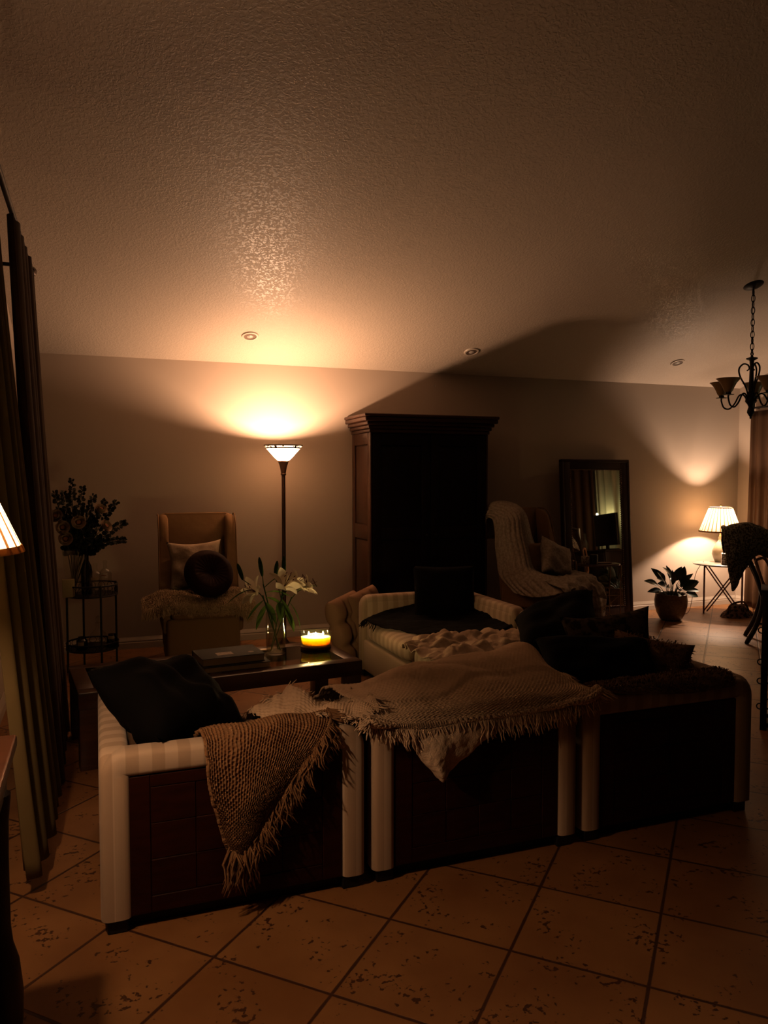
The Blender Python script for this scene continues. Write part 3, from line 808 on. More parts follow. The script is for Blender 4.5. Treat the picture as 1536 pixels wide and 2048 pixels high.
def book(label, loc, rz, w, d, h, cover, lab=False):
    t = thing('book', label, 'book', loc, rz, 'books on the coffee table')
    mb = MB().box((-w / 2, -d / 2, 0), (w / 2, d / 2, .004), .001).box((-w / 2, -d / 2, h - .004), (w / 2, d / 2, h), .001).box((-w / 2, d / 2 - .005, 0), (w / 2, d / 2, h), .001)
    build('cover', mb, cover, t)
    build('page_block', MB().box((-w / 2 + .006, -d / 2 + .004, .004), (w / 2 - .006, d / 2 - .005, h - .004)), M_pages, t)
    if lab:
        o = build('cover_label', MB().box((-.085, -.075, h), (.015, -.005, h + .0008)), M_label, t); o['label'] = 'white sticker with small grey print'
        o = build('cover_sticker', MB().lathe([(.016, h), (.016, h + .0008), (0, h + .0008)], 14, sx=1.2, c=(.125, -.06, 0)), M_label, t); o['label'] = 'small pale sticker'
    return t
book('black hardback at the bottom of the two books on the coffee table', (.765, 4.715, .43), radians(5), .405, .29, .036, M_bookdk)
book('slate blue hardback with white sticker, on top of the black one', (.745, 4.735, .466), radians(6), .385, .275, .046, M_book, True)
tag(build('bookmark_card', MB().box((-.09, -.010, 0), (.09, .010, .0015), .0005), M_label, None, (.70, 4.575, .4305)), 'thin pale card lying flat on the coffee table before the books', 'card').rotation_euler = (0, 0, radians(8))
tag(build('small_pen', MB().tube([(-.07, 0, .006), (.05, 0, .006), (.07, 0, .006)], [.005, .005, .002], 8), M_brass, None, (1.02, 5.03, .43)), 'small slim pen on the glass beside the vase', 'pen').rotation_euler = (0, 0, radians(15))

VX, VY = 1.085, 4.93
t = thing('flower_vase', 'clear cylindrical glass vase of water on the coffee table', 'vase', (VX, VY, .43))
build('glass_wall', MB().lathe([(0, 0), (.058, 0), (.064, .004), (.064, .275), (.061, .277), (.060, .275), (.060, .016), (.050, .012), (0, .012)], 40), M_glass, t)
build('water', MB().lathe([(0, .013), (.050, .013), (.0585, .017), (.0585, .150), (0, .150)], 36), M_water, t)

def leaf_mesh(mb, base, d, up, L, W, bend=.4, n=9, fold=.25):
    d = V(d).normalized(); up = V(up); s = d.cross(up).normalized(); u = s.cross(d)
    P = []
    for i in range(n):
        f = i / (n - 1)
        c = V(base) + d * (L * f) - u * (bend * L * f * f)
        wd = W * max(.02, sin(pi * min(1, f * .97 + .02)) ** .8 * (1 - .25 * f))
        P.append([c - s * wd + u * wd * fold, c - s * wd * .5 + u * wd * fold * .35, c, c + s * wd * .5 + u * wd * fold * .35, c + s * wd + u * wd * fold])
    return mb.grid(P)
def bud_mesh(mb, base, d, L, r):
    d = V(d).normalized()
    pts = [V(base) + d * L * f for f in (0, .08, .25, .5, .75, .92, 1)]
    return mb.tube(pts, [r * k for k in (.35, .6, .85, 1.0, .85, .5, .12)], 10)
def lily_flower(base, d, size, seed, parent, org):
    rd = random.Random(seed); d = V(d).normalized(); a = d.orthogonal().normalized(); b = d.cross(a)
    mb = MB()
    for k in range(6):
        q = 2 * pi * k / 6 + rd.uniform(-.12, .12); rad = a * cos(q) + b * sin(q)
        L = size * rd.uniform(.9, 1.1); W = size * (.25 if k % 2 else .17)
        P = []
        for i in range(12):
            f = i / 11
            ang = .42 + 1.35 * f ** 1.7 * rd.uniform(.97, 1.03)
            if i == 0: c = V(base); pos = [c]
            else: c = c + (d * cos(ang) + rad * sin(ang)) * (L / 11)
            s = (d * cos(ang) + rad * sin(ang)).cross(d.cross(rad)).normalized()
            tw = d.cross(rad).normalized(); wd = W * (sin(pi * min(1, f * .93 + .05)) ** .75)
            P.append([c - tw * wd + s * wd * -.35, c - tw * wd * .5 - s * wd * .1, c, c + tw * wd * .5 - s * wd * .1, c + tw * wd - s * wd * .35])
        mb.grid(P)
    build('flower', mb.xf(Matrix.Translation(-V(org))), M_lily, parent, sharp=None, recalc=False)
    mb = MB()
    for k in range(6):
        q = 2 * pi * k / 6 + .3; rad = a * cos(q) + b * sin(q)
        pts = [V(base) + d * size * .1, V(base) + d * size * .45 + rad * size * .08, V(base) + d * size * .72 + rad * size * .2]
        mb.tube(pts, [.0012, .0010, .0008], 5)
        mb.tube([pts[-1] - a * .008, pts[-1] + a * .008], .0028, 6)
    mb.tube([V(base), V(base) + d * size * .85], [.0018, .0016], 6)
    build('stamens', mb.xf(Matrix.Translation(-V(org))), M_stamen, parent, sharp=None)

def lily_stem(label, foot, top, side, flowers=(), buds=(), leaves=(), seed=0):
    org = foot
    t = thing('lily_stem', label, 'flower', foot, 0, 'lilies in the glass vase')
    T = Matrix.Translation(-V(org))
    mid = (V(foot) + V(top)) / 2 + V(side)
    sp = spline([foot, mid, top], 14)
    mb = MB().tube(sp, [.0042] * 14, 8)
    for b in list(flowers) + list(buds):
        k = V(b[0]); j = sp[b[2] if len(b) > 2 and isinstance(b[2], int) else 10]
        mb.tube(spline([j, (j + k) / 2 + V((0, 0, .012)), k], 6), .0028, 6)
    build('stem', mb.xf(T), M_leaf, t, sharp=None)
    for f in flowers: lily_flower(f[0], f[1], f[3] if len(f) > 3 else .10, seed, t, org); seed += 1
    for b in buds: build('bud', bud_mesh(MB(), b[0], b[1], b[3] * 1.12 if len(b) > 3 else .12, .0145).xf(T), M_leaf, t, sharp=None)
    for (pos, d, L_, W_, bend) in leaves:
        build('leaf', leaf_mesh(MB(), pos, d, (0, 0, 1), L_, W_, bend).xf(T), M_leaf, t, sharp=None, recalc=False)
    return t
z0 = .452
lily_stem('lily stem leaning left with one open bloom and a tall bud', (VX + .030, VY, z0), (1.00, 4.92, .82), (-.002, 0, 0),
    flowers=[((.965, 4.90, .842), (-.75, -.35, .35), 11, .135)], buds=[((.868, 4.90, .93), (-.30, 0, .95), 12, .10)],
    leaves=[((1.01, 4.92, .79), (-.8, -.2, -.55), .17, .022, .2), ((.95, 4.9, .86), (-.75, -.2, .12), .19, .016, .55), ((1.02, 4.91, .76), (-.5, -.4, -.75), .18, .026, .1)], seed=21)
lily_stem('upright lily stem with two closed buds behind the blooms', (VX + .02, VY + .015, z0), (1.012, 4.96, .885), (.005, .01, 0),
    buds=[((1.004, 4.95, .94), (-.16, 0, 1), 13, .115), ((1.155, 4.99, .94), (.04, .1, 1), 12, .11)],
    leaves=[((1.02, 4.95, .83), (.55, -.4, .25), .17, .026, .5), ((1.02, 4.95, .80), (.6, -.5, .0), .16, .03, .5), ((1.02, 4.95, .77), (.3, -.7, -.5), .17, .03, .25)], seed=31)
lily_stem('lily stem with the largest open bloom facing the sofa', (VX - .035, VY - .01, z0), (1.118, 4.87, .84), (.004, 0, 0),
    flowers=[((1.122, 4.865, .865), (.22, -.60, .72), 12, .165), ((1.19, 4.90, .878), (.75, -.3, .45), 11, .13)],
    buds=[((1.085, 4.93, .93), (.12, 0, 1), 11, .10)],
    leaves=[((1.11, 4.88, .80), (.35, -.35, -.75), .18, .026, .1), ((1.10, 4.87, .78), (-.15, -.75, -.35), .16, .03, .3), ((1.115, 4.88, .77), (.6, -.1, -.7), .20, .020, .25)], seed=41)
lily_stem('lily stem leaning right with a half-open bloom over the candle', (VX - .028, VY + .015, z0), (1.19, 4.91, .80), (-.005, 0, 0),
    flowers=[((1.262, 4.90, .852), (.80, -.2, .42), 12, .12)],
    leaves=[((1.17, 4.91, .77), (.45, -.2, -.6), .21, .018, .35), ((1.20, 4.90, .83), (.7, -.2, .45), .16, .018, .3), ((1.14, 4.90, .73), (.2, -.5, -.5), .17, .026, .2)], seed=51)

CX, CY = 1.372, 4.985
t = thing('candle_bowl', 'lit three-wick candle in an oval glass bowl on the coffee table', 'candle', (CX, CY, .43), radians(-18))
build('wood_base', MB().lathe([(0, 0), (.100, 0), (.104, .006), (.104, .016), (.098, .02), (0, .02)], 40, sy=.66), M_tabwood, t)
build('glass_bowl', MB().lathe([(0, .021), (.088, .021), (.097, .028), (.103, .06), (.109, .112), (.1075, .114), (.105, .112), (.100, .06), (.094, .030), (.086, .026), (0, .026)], 44, sy=.66), M_glass, t)
build('wax', MB().lathe([(0, .027), (.085, .027), (.093, .031), (.0985, .058), (.1005, .078), (.098, .080), (0, .076)], 44, sy=.655), M_wax, t)
for k in (-1, 0, 1):
    x = k * .048; y = .012 * (1 if k else -1)
    f = build('flame', MB().lathe([(0, .086), (.0045, .089), (.0065, .094), (.0045, .102), (.002, .109), (0, .114)], 10, c=(x, y, 0)), M_flame, t)
    build('wick', MB().tube([(x, y, .074), (x, y, .088), (x + .002, y, .092)], .0012, 6), M_wick, f)
    light('candle_light', (x, y, .108), 1.5, (1, .66, .28), .008, t)

# ------------------------------------------------------------------ torchiere
TX, TY = 1.612, 6.95
t = thing('torchiere_lamp', 'lit bronze torchiere floor lamp with frosted glass bowl, left of the armoire', 'floor lamp', (TX, TY, 0))
build('lamp_base', MB().lathe([(0, 0), (.145, 0), (.15, .012), (.13, .03), (.05, .045), (.03, .07), (.018, .09), (0, .09)], 36), M_bronze, t)
build('pole', MB().lathe([(.0175, .08), (.0175, 1.60), (.0175, 1.61), (0, 1.61)], 20), M_bronze, t)
build('collar', MB().lathe([(.0175, 1.595), (.024, 1.60), (.026, 1.610), (.022, 1.618), (.024, 1.625), (.026, 1.64), (.034, 1.68), (.046, 1.715), (.050, 1.728), (.046, 1.73), (.0, 1.73)], 28), M_bronze, t)
sh = build('glass_shade', MB().lathe([(.030, 1.728), (.055, 1.736), (.085, 1.765), (.118, 1.802), (.146, 1.832), (.160, 1.846)], 48, cap=False), M_uplight, t, recalc=False)
sh.data.polygons[0].use_smooth = True
# rim band: flat mosaic scales in a dark lattice, leaving small gaps of glass
mb = MB(); nn = 44
def band(r0, z0_, r1, z1_, a0, a1, mbb):
    q = 4
    for k in range(q):
        b0 = a0 + (a1 - a0) * k / q; b1 = a0 + (a1 - a0) * (k + 1) / q
        mbb.add([(r0 * cos(b0), r0 * sin(b0), z0_), (r0 * cos(b1), r0 * sin(b1), z0_), (r1 * cos(b1), r1 * sin(b1), z1_), (r1 * cos(b0), r1 * sin(b0), z1_)], [[0, 1, 2, 3]])
rd = random.Random(3)
mb.lathe([(.156, 1.840), (.162, 1.844), (.166, 1.851), (.160, 1.849)], 60, closed=True)
mb.lathe([(.171, 1.863), (.177, 1.866), (.179, 1.874), (.171, 1.872)], 60, closed=True)
for k in range(nn):
    a0 = 2 * pi * k / nn
    if rd.random() < .84: band(.1625, 1.849 + .004 * (k % 2), .1765, 1.868 - .003 * (k % 3), a0, a0 + 2 * pi / nn * rd.uniform(.62, .98), mb)
build('mosaic_band', mb, M_mosaic, sh, recalc=False)
mb = MB(); mb.lathe([(.160, 1.847), (.174, 1.868)], 48, closed=False)
mb.f = [f for f in mb.f if len(f) == 4]; mb.mi = [0] * len(mb.f)
build('band_glass', mb, M_uplight, sh, recalc=False)
TL = light('torchiere_light', (0, 0, 1.80), 104, (1, .60, .36), .035, t)

# ------------------------------------------------------------------ armoire
t = thing('armoire', 'tall dark wood armoire with stepped cornice against the back wall', 'wardrobe', (2.42, 6.83, 0))
AW, AD, AH = 1.235, .55, 2.02
build('carcass', MB().box((.012, .022, .08), (AW - .012, AD, AH), .003, 1), M_armwood, t)
mb = MB()
mb.box((-.012, -.012, 0), (AW + .012, AD, .10), .006, 2)
build('base_plinth', mb, M_armwood, t)
# cornice: stepped profile on three sides
mb = MB()
for z0_, z1_, e in ((AH - .02, AH + .015, .016), (AH + .015, AH + .05, .032), (AH + .05, AH + .085, .052), (AH + .085, AH + .125, .078), (AH + .125, AH + .155, .088)):
    mb.box((-e, -e, z0_), (AW + e, AD, z1_), .010, 3)
build('cornice', mb, M_armwood, t)
for sx in (0, 1):                                                   # framed side panels
    mb = MB(); x0, x1 = (-.004, .014) if sx == 0 else (AW - .014, AW + .004)
    for y0, y1, z0_, z1_ in ((0.0, .085, .10, AH), (AD - .085, AD, .10, AH), (.085, AD - .085, AH - .13, AH), (.085, AD - .085, .10, .24), (.085, AD - .085, .98, 1.12)):
        mb.box((x0, y0, z0_), (x1, y1, z1_), .004, 2)
    build('side_frame', mb, M_armwood, t)
    mb = MB(); xa, xb = (.004, .02) if sx == 0 else (AW - .02, AW - .004)
    for z0_, z1_ in ((.25, .97), (1.13, AH - .14)):
        mb.box((xa, .10, z0_), (xb, AD - .10, z1_), .010, 2)
    build('side_panel', mb, M_armwood, t)
for k in range(2):                                                  # two doors, each with panels and a knob
    x0 = .02 + k * (AW / 2 - .018); x1 = x0 + AW / 2 - .024
    mb = MB()
    for a, b, z0_, z1_ in ((x0, x0 + .09, .11, AH - .03), (x1 - .09, x1, .11, AH - .03), (x0 + .09, x1 - .09, AH - .14, AH - .03), (x0 + .09, x1 - .09, .11, .24), (x0 + .09, x1 - .09, .98, 1.10)):
        mb.box((a, 0, z0_), (b, .024, z1_), .004, 2)
    for z0_, z1_ in ((.24, .98), (1.10, AH - .14)):
        mb.box((x0 + .085, .010, z0_), (x1 - .085, .024, z1_), .008, 2)
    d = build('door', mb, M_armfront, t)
    xk = x1 - .045 if k == 0 else x0 + .045
    build('knob', MB().lathe([(.006, 0), (.006, .012), (.015, .020), (.015, .028), (0, .034)], 16, M=Matrix.Rotation(radians(90), 3, 'X'), c=(xk, 0, 1.02)), M_iron, d)

# ------------------------------------------------------------------ wing chairs
def wing_chair(label, loc, rz):
    t = thing('wing_chair', label, 'armchair', loc, rz, 'slipcovered wing chairs')
    w = .33                                                        # half width
    build('seat_base', MB().box((-.295, -.36, .02), (.295, .30, .43), .03, 4), M_tan, t)
    build('seat_cushion', MB().box((-.265, -.37, .42), (.265, .22, .53), .045, 5), M_tan, t)
    # back, leaning slightly, with rounded upper corners
    prof = []
    for k in range(9):
        a = pi / 2 * k / 8; prof.append((w - .07 + .07 * cos(a), 1.19 + .07 * sin(a)))
    poly = [(w - .03, .10)] + prof + [(-x, z) for x, z in prof[::-1]] + [(-w + .03, .10)]
    mb = MB().prism(poly, 'y', -.06, .06, bev=.02)
    S = Matrix.Shear('XY', 4, (0, 0)) if False else Matrix.Identity(4)
    mb.v = [(x, y + .27 + (z - .4) * .10, z) for x, y, z in mb.v]
    build('backrest', mb, M_tan, t, sharp=50)
    for s in (-1, 1):
        # wing: side profile in y-z, rolled front edge
        pts = [(.36, 1.24), (.30, 1.255), (.22, 1.24), (.165, 1.17), (.13, 1.02), (.095, .86), (.055, .72), (.03, .62), (.0, .55), (.30, .50)]
        mb = MB().prism(pts, 'x', s * (w - .085) if s > 0 else -w, s * w if s > 0 else -(w - .085), bev=.034)
        build('wing', mb, M_tan, t, sharp=50)
        mb = MB().prism([(-.33, .42), (-.33, .53), (-.30, .56), (.10, .585), (.30, .60), (.30, .30), (-.33, .30)], 'x', s * .262 if s > 0 else -.325, s * .325 if s > 0 else -.262, bev=.025)
        build('arm', mb, M_tan, t, sharp=50)
        # piping along the wing's outer edge
        pp = [(s * w, y, z) for y, z in pts[:8]]
        build('piping', MB().tube(spline(pp, 26), .006, 6), M_tan, t, sharp=None)
        for sy in (-1, 1):
            build('leg', MB().lathe([(.018, 0), (.026, .04), (.02, .05), (0, .05)], 12, c=(s * .25, .24 if sy > 0 else -.31, 0)), M_dwood, t)
    return t
wing_chair('tan wing chair left of the torchiere with a round velvet cushion', (.82, 6.72, 0), radians(-2))
wing_chair('tan wing chair between armoire and mirror with a knit throw over it', (4.19, 6.60, 0), radians(24))

# left chair: sheepskin over seat and arms
rows = [
    [(.37, 6.80, .55), (.55, 6.85, .60), (.82, 6.88, .56), (1.08, 6.84, .60), (1.18, 6.78, .57)],
    [(.34, 6.58, .56), (.54, 6.56, .635), (.82, 6.55, .57), (1.08, 6.55, .635), (1.22, 6.58, .56)],
    [(.33, 6.40, .55), (.54, 6.38, .63), (.82, 6.36, .575), (1.08, 6.36, .63), (1.22, 6.42, .53)],
    [(.32, 6.30, .52), (.54, 6.27, .575), (.82, 6.27, .55), (1.08, 6.26, .555), (1.21, 6.30, .48)],
    [(.325, 6.28, .46), (.55, 6.255, .49), (.82, 6.255, .475), (1.06, 6.25, .455), (1.17, 6.28, .40)]]
P = surf(rows, 44, 80)
P = displace(P, lambda u, v, p: .012 * noise.noise(p * 8))
t = thing('sheepskin', 'shaggy cream sheepskin spread over the left wing chair seat and arms', 'sheepskin', (.8, 6.5, .55))
build('hide', cloth(P, .012).xf(inv(t)), M_fuzz, t, sharp=None)
N0 = normals(P); fl = 1 if N0[10][40].z > 0 else -1
build('long_pile', fur(P, 14000, .038, .0021, 8, .8, fl).xf(inv(t)), M_fuzz, t, sharp=None, recalc=False)
pillow('linen_cushion', 'pale linen cushion against the left wing chair back, behind the round one', M_linen, (.785, 6.73, .82), (.98, -.02, .03), (0, .24, .96), .46, .44, .15, 'cushion', seed=12, pinch=.14, wr=.014)
# round gathered velvet cushion
P = []
R, th = .205, .15
prof = [(0, -.012)] + [(.012, -.010)]
mb = MB(); n = 72
ring = []
for i in range(31):
    a = -pi / 2 + pi * i / 30
    ring.append((R - th * .5 + th * .5 * cos(a) * 1.0, th * .5 * sin(a)))
full = [(0.012, -.022), (.04, -.045), (.08, -.064)] + ring[1:-1] + [(.08, .064), (.04, .045), (.012, .022)]
PP = []
for (r, z) in full:
    row = []
    for k in range(n):
        q = 2 * pi * k / n
        g = .006 * sin(q * 24) * max(0, 1 - abs(r - .07) / .11)
        row.append((r * cos(q), r * sin(q), z + math.copysign(g, z) if abs(z) > .005 else z))
    PP.append(row)
mb.grid(PP, wrapj=True)
t = thing('round_cushion', 'round brown velvet cushion with pleated centre on the left wing chair', 'cushion', (.855, 6.40, .79))
MM = frame_mat((0, 0, 0), (.97, .14, -.15), (.10, .50, .86))
build('velvet_body', mb.xf(MM), M_velvet, t, sharp=None)
build('centre_button', MB().lathe([(0, .034), (.018, .030), (.022, .02), (.012, .014), (0, .01)], 16).xf(MM), M_velvet, t)

# right chair: ribbed knit throw, two cushions, fleece on the seat
# chair frame: local -> world helper
def rc(x, y, z, o=(4.19, 6.60), a=radians(24)):
    return (o[0] + cos(a) * x - sin(a) * y, o[1] + sin(a) * x + cos(a) * y, z)
rows = [
    [rc(-.40, .50, .90), rc(-.38, .50, .92), rc(-.33, .50, .95), rc(-.22, .50, .95), rc(-.05, .48, .97)],
    [rc(-.40, .44, 1.15), rc(-.39, .44, 1.20), rc(-.33, .46, 1.27), rc(-.22, .46, 1.285), rc(-.06, .45, 1.285)],
    [rc(-.40, .36, 1.16), rc(-.385, .32, 1.23), rc(-.32, .30, 1.30), rc(-.22, .33, 1.31), rc(-.06, .34, 1.305)],
    [rc(-.40, .34, 1.10), rc(-.395, .20, 1.16), rc(-.33, .11, 1.21), rc(-.22, .16, 1.25), rc(-.02, .26, 1.24)],
    [rc(-.40, .33, .98), rc(-.40, .18, 1.00), rc(-.34, .06, 1.03), rc(-.22, .09, 1.05), rc(.03, .22, 1.05)],
    [rc(-.40, .32, .84), rc(-.40, .14, .84), rc(-.34, .01, .85), rc(-.22, .05, .85), rc(.08, .18, .85)],
    [rc(-.40, .30, .70), rc(-.41, .10, .69), rc(-.36, -.05, .70), rc(-.22, -.01, .68), rc(.08, .10, .63)],
    [rc(-.40, .24, .58), rc(-.41, .04, .56), rc(-.37, -.16, .62), rc(-.22, -.20, .615), rc(.06, -.16, .58)],
    [rc(-.40, .10, .46), rc(-.40, -.14, .44), rc(-.36, -.36, .48), rc(-.22, -.43, .52), rc(.04, -.43, .52)]]
P = surf(rows, 130, 100)
P = displace(P, lambda u, v, p: .013 * abs(sin(v * 12 * pi)) + .014 * noise.noise(p * 6))
tag(build('ribbed_throw', cloth(P, .012), M_lace, sharp=None), 'pale ribbed knit throw over the right wing chair back', 'throw')
a = radians(24); xr = (cos(a), sin(a), 0); yr = (-sin(a), cos(a), 0)
def rd3(x, y, z): return (cos(a) * x - sin(a) * y, sin(a) * x + cos(a) * y, z)
pillow('plush_cushion', 'olive brown plush cushion tucked behind the pale one on the right chair', M_tan, rc(-.13, .06, .76), rd3(.95, -.15, -.1), rd3(.12, .35, .93), .38, .38, .14, 'cushion', seed=14)
pillow('lace_cushion', 'pale lace cushion leaning on the right wing chair', M_lace, rc(.07, -.08, .75), rd3(.94, -.14, -.36), rd3(.26, .30, .92), .46, .40, .15, 'cushion', seed=15, pinch=.12, wr=.012)
rows = [
    [rc(-.36, .10, .585), rc(-.12, .12, .59), rc(.14, .10, .59), rc(.38, .06, .60)],
    [rc(-.37, -.12, .59), rc(-.12, -.12, .585), rc(.14, -.12, .60), rc(.39, -.12, .60)],
    [rc(-.36, -.32, .57), rc(-.12, -.34, .58), rc(.16, -.34, .595), rc(.40, -.30, .57)],
    [rc(-.35, -.43, .51), rc(-.10, -.44, .51), rc(.18, -.45, .52), rc(.42, -.40, .47)],
    [rc(-.33, -.45, .47), rc(-.08, -.46, .45), rc(.22, -.46, .41), rc(.42, -.43, .36)]]
P = surf(rows, 70, 90)
P = displace(P, lambda u, v, p: .022 * (1 - 2 * abs(noise.noise(p * 8))) + .008 * noise.noise(p * 28))
tag(build('fleece_seat_throw', cloth(P, .012), M_lace, sharp=None), 'rumpled pale fleece hanging off the front of the right wing chair seat', 'throw')

# ------------------------------------------------------------------ leaning mirror
mx0, mx1, mh = 4.83, 5.735, 1.775
t = thing('floor_mirror', 'tall dark framed mirror leaning on the back wall', 'mirror', ((mx0 + mx1) / 2, 7.21, 0))
lean = math.asin(.125 / mh)
t.rotation_euler = (-lean, 0, radians(0))
hwid = (mx1 - mx0) / 2
fw = .115
mb = MB()
mb.box((-hwid, -.022, 0), (-hwid + fw, .022, mh), .008).box((hwid - fw, -.022, 0), (hwid, .022, mh), .008)
mb.box((-hwid + fw - .003, -.0215, mh - fw), (hwid - fw + .003, .0215, mh), .008).box((-hwid + fw - .003, -.0215, 0), (hwid - fw + .003, .0215, fw), .008)
mb.box((-hwid - .004, -.028, 0), (-hwid + .03, .024, mh + .004), .008).box((hwid - .03, -.028, 0), (hwid + .004, .024, mh + .004), .008).box((-hwid - .004, -.028, mh - .03), (hwid + .004, .024, mh + .004), .008)
build('frame', mb, M_mframe, t)
mb = MB(); nb = 74
for k in range(nb):
    z = fw + (mh - 2 * fw) * k / (nb - 1)
    for s in (-1, 1):
        mb.lathe([(0, -.007), (.005, -.005), (.007, 0), (.005, .005), (0, .007)], 8, c=(s * (hwid - fw + .002), -.022, z))
for k in range(34):
    x = (-hwid + fw) + (2 * hwid - 2 * fw) * k / 33
    for z in (fw - .002, mh - fw + .002):
        mb.lathe([(0, -.007), (.005, -.005), (.007, 0), (.005, .005), (0, .007)], 8, c=(x, -.022, z))
build('bead_moulding', mb, M_bead, t, sharp=None)
build('mirror_glass', MB().box((-hwid + fw - .005, -.012, fw - .005), (hwid - fw + .005, -.006, mh - fw + .005)), M_mirror, t, smooth=False)

# wire magazine table in front of the mirror
t = thing('wire_side_table', 'small oval side table with thin wire legs before the mirror', 'table', (5.0, 6.84, 0), radians(-8))
build('table_top', MB().lathe([(0, .640), (.23, .640), (.24, .645), (.24, .655), (.23, .658), (0, .658)], 36, sy=.62), M_tabwood, t)
for sx in (-1, 1):
    for sy in (-1, 1):
        build('leg', MB().tube([(sx * .20, sy * .11, .645), (sx * .19, sy * .115, .3), (sx * .20, sy * .12, 0)], .006, 8), M_brass, t)
mb = MB()
for sy in (-1, 1):
    mb.tube([(-.19, sy * .12, .05), (.19, sy * .12, .33)], .0035, 6); mb.tube([(.19, sy * .12, .05), (-.19, sy * .12, .33)], .0035, 6)
    mb.tube([(-.19, sy * .118, .33), (.19, sy * .118, .33)], .0035, 6); mb.tube([(-.19, sy * .12, .05), (.19, sy * .12, .05)], .0035, 6)
for sx in (-1, 1): mb.tube([(sx * .19, -.12, .05), (sx * .19, .12, .05)], .0035, 6)
build('wire_rack', mb, M_brass, t)
for k, (dx, dz, rot, lab) in enumerate([(-.09, 0, 16, 'open magazine slumped in the wire rack, outermost'), (-.05, 0, 10, 'magazine second from the outside in the wire rack'), (.0, .0, 5, 'magazine at the middle of the wire rack'), (.05, 0, -3, 'magazine nearest the mirror in the wire rack')]):
    th = radians(rot); P = []
    for i in range(10):
        f = i / 9
        P.append([V((-.12 + .24 * j / 6 + .02 * sin(f * 2), .02 * f * f + .012 * sin(j), .28 * f)) for j in range(7)])
    o = build('magazine', cloth(P, .006), M_paper, None, sharp=None)
    o.matrix_world = Matrix.Translation((4.96 + dx * .6, 6.78 + k * .035, .062)) @ Matrix.Rotation(-th, 4, 'X')
    tag(o, lab, 'magazine', 'magazines in the wire rack')
tag(build('pillar_candle', MB().lathe([(0, 0), (.042, 0), (.043, .09), (.038, .1), (0, .098)], 24), M_black, None, (4.93, 6.83, .658)), 'short dark pillar candle on the wire side table', 'candle')
tag(build('trinket_box', MB().box((-.04, -.02, 0), (.04, .02, .085), .004), M_tissue, None, (4.835, 6.85, .658)), 'small patterned card box at the edge of the wire side table', 'box').rotation_euler = (0, 0, radians(-12))
tag(build('small_tray', MB().lathe([(0, 0), (.075, 0), (.085, .008), (.083, .010), (.074, .004), (0, .004)], 28, sy=.7), M_bead, None, (5.07, 6.83, .658)), 'low oval dish on the wire side table beside the candle', 'dish')

# ------------------------------------------------------------------ plant by the wall
t = thing('potted_plant', 'leafy green plant in a round taupe pot by the back wall', 'plant', (5.93, 6.80, 0))
build('pot', MB().lathe([(0, 0), (.095, 0), (.115, .012), (.150, .08), (.172, .16), (.176, .22), (.166, .278), (.168, .290), (.160, .296), (.152, .288), (.155, .25), (0, .25)], 44), M_pot, t)
build('soil', MB().lathe([(.155, .251), (.10, .262), (0, .266)], 24), M_soil, t)
rd = random.Random(11)
tips = [(-.30, -.02, .44), (-.20, -.08, .50), (-.16, .02, .52), (-.05, -.08, .54), (.02, .06, .55), (.12, -.05, .52), (.20, .02, .46), (.27, -.05, .38), (.25, -.08, .27), (.12, -.14, .36), (-.02, -.16, .38), (-.14, -.14, .38), (-.26, -.06, .34), (.05, -.16, .46), (-.09, -.14, .46), (.17, -.12, .42), (-.10, .08, .47), (.10, .10, .46), (.18, -.10, .33), (-.20, -.1, .42), (-.04, -.17, .31), (.06, .0, .50), (-.11, -.03, .41), (.1, -.1, .40)]
for k, q in enumerate(tips):
    q = V(q); b = V((q.x * .22, q.y * .22, .26)); h = b.lerp(q, .55) + V((0, 0, .035))
    mb = MB().tube(spline([b, b.lerp(h, .6) + V((0, 0, .02)), h], 6), [.004, .0035, .003, .003, .0025, .002], 6)
    lf = MB(); leaf_mesh(lf, h, (q - h) + V((rd.uniform(-.03, .03), rd.uniform(-.03, .03), .02)), (rd.uniform(-.5, .5), -.9, .7), .17 * rd.uniform(.8, 1.1), .047 * rd.uniform(.8, 1.2), .35, 9, .25)
    mb.add(lf.v, lf.f)
    build('leaf', mb, M_leafdk, t, sharp=None, recalc=False)

# ------------------------------------------------------------------ folding tray table with lamp
FX, FY = 6.74, 6.88
t = thing('folding_tray_table', 'oval-topped table on crossed reddish wood legs in the right corner', 'table', (FX, FY, 0), radians(-44))
build('table_top', MB().lathe([(0, .563), (.30, .563), (.325, .569), (.33, .579), (.32, .585), (0, .585)], 48, sy=.78), M_topglass, t)
for sx in (-1, 1):
    for sy in (-1, 1):
        build('leg', MB().box((sx * .20 - .009, sy * .055 - .009, 0), (sx * .20 + .009, sy * .055 + .009, .565), .003), M_redwood, t)
    for off in (-.018, .018):
        build('cross_brace', MB().tube([(-sx * .185 + off, .010 * sx, .562), (sx * .185 + off, .010 * sx, .02)], .0085, 6), M_redwood, t)
    build('foot_rail', MB().box((sx * .20 - .007, -.05, .03), (sx * .20 + .007, .05, .05), .002), M_redwood, t)

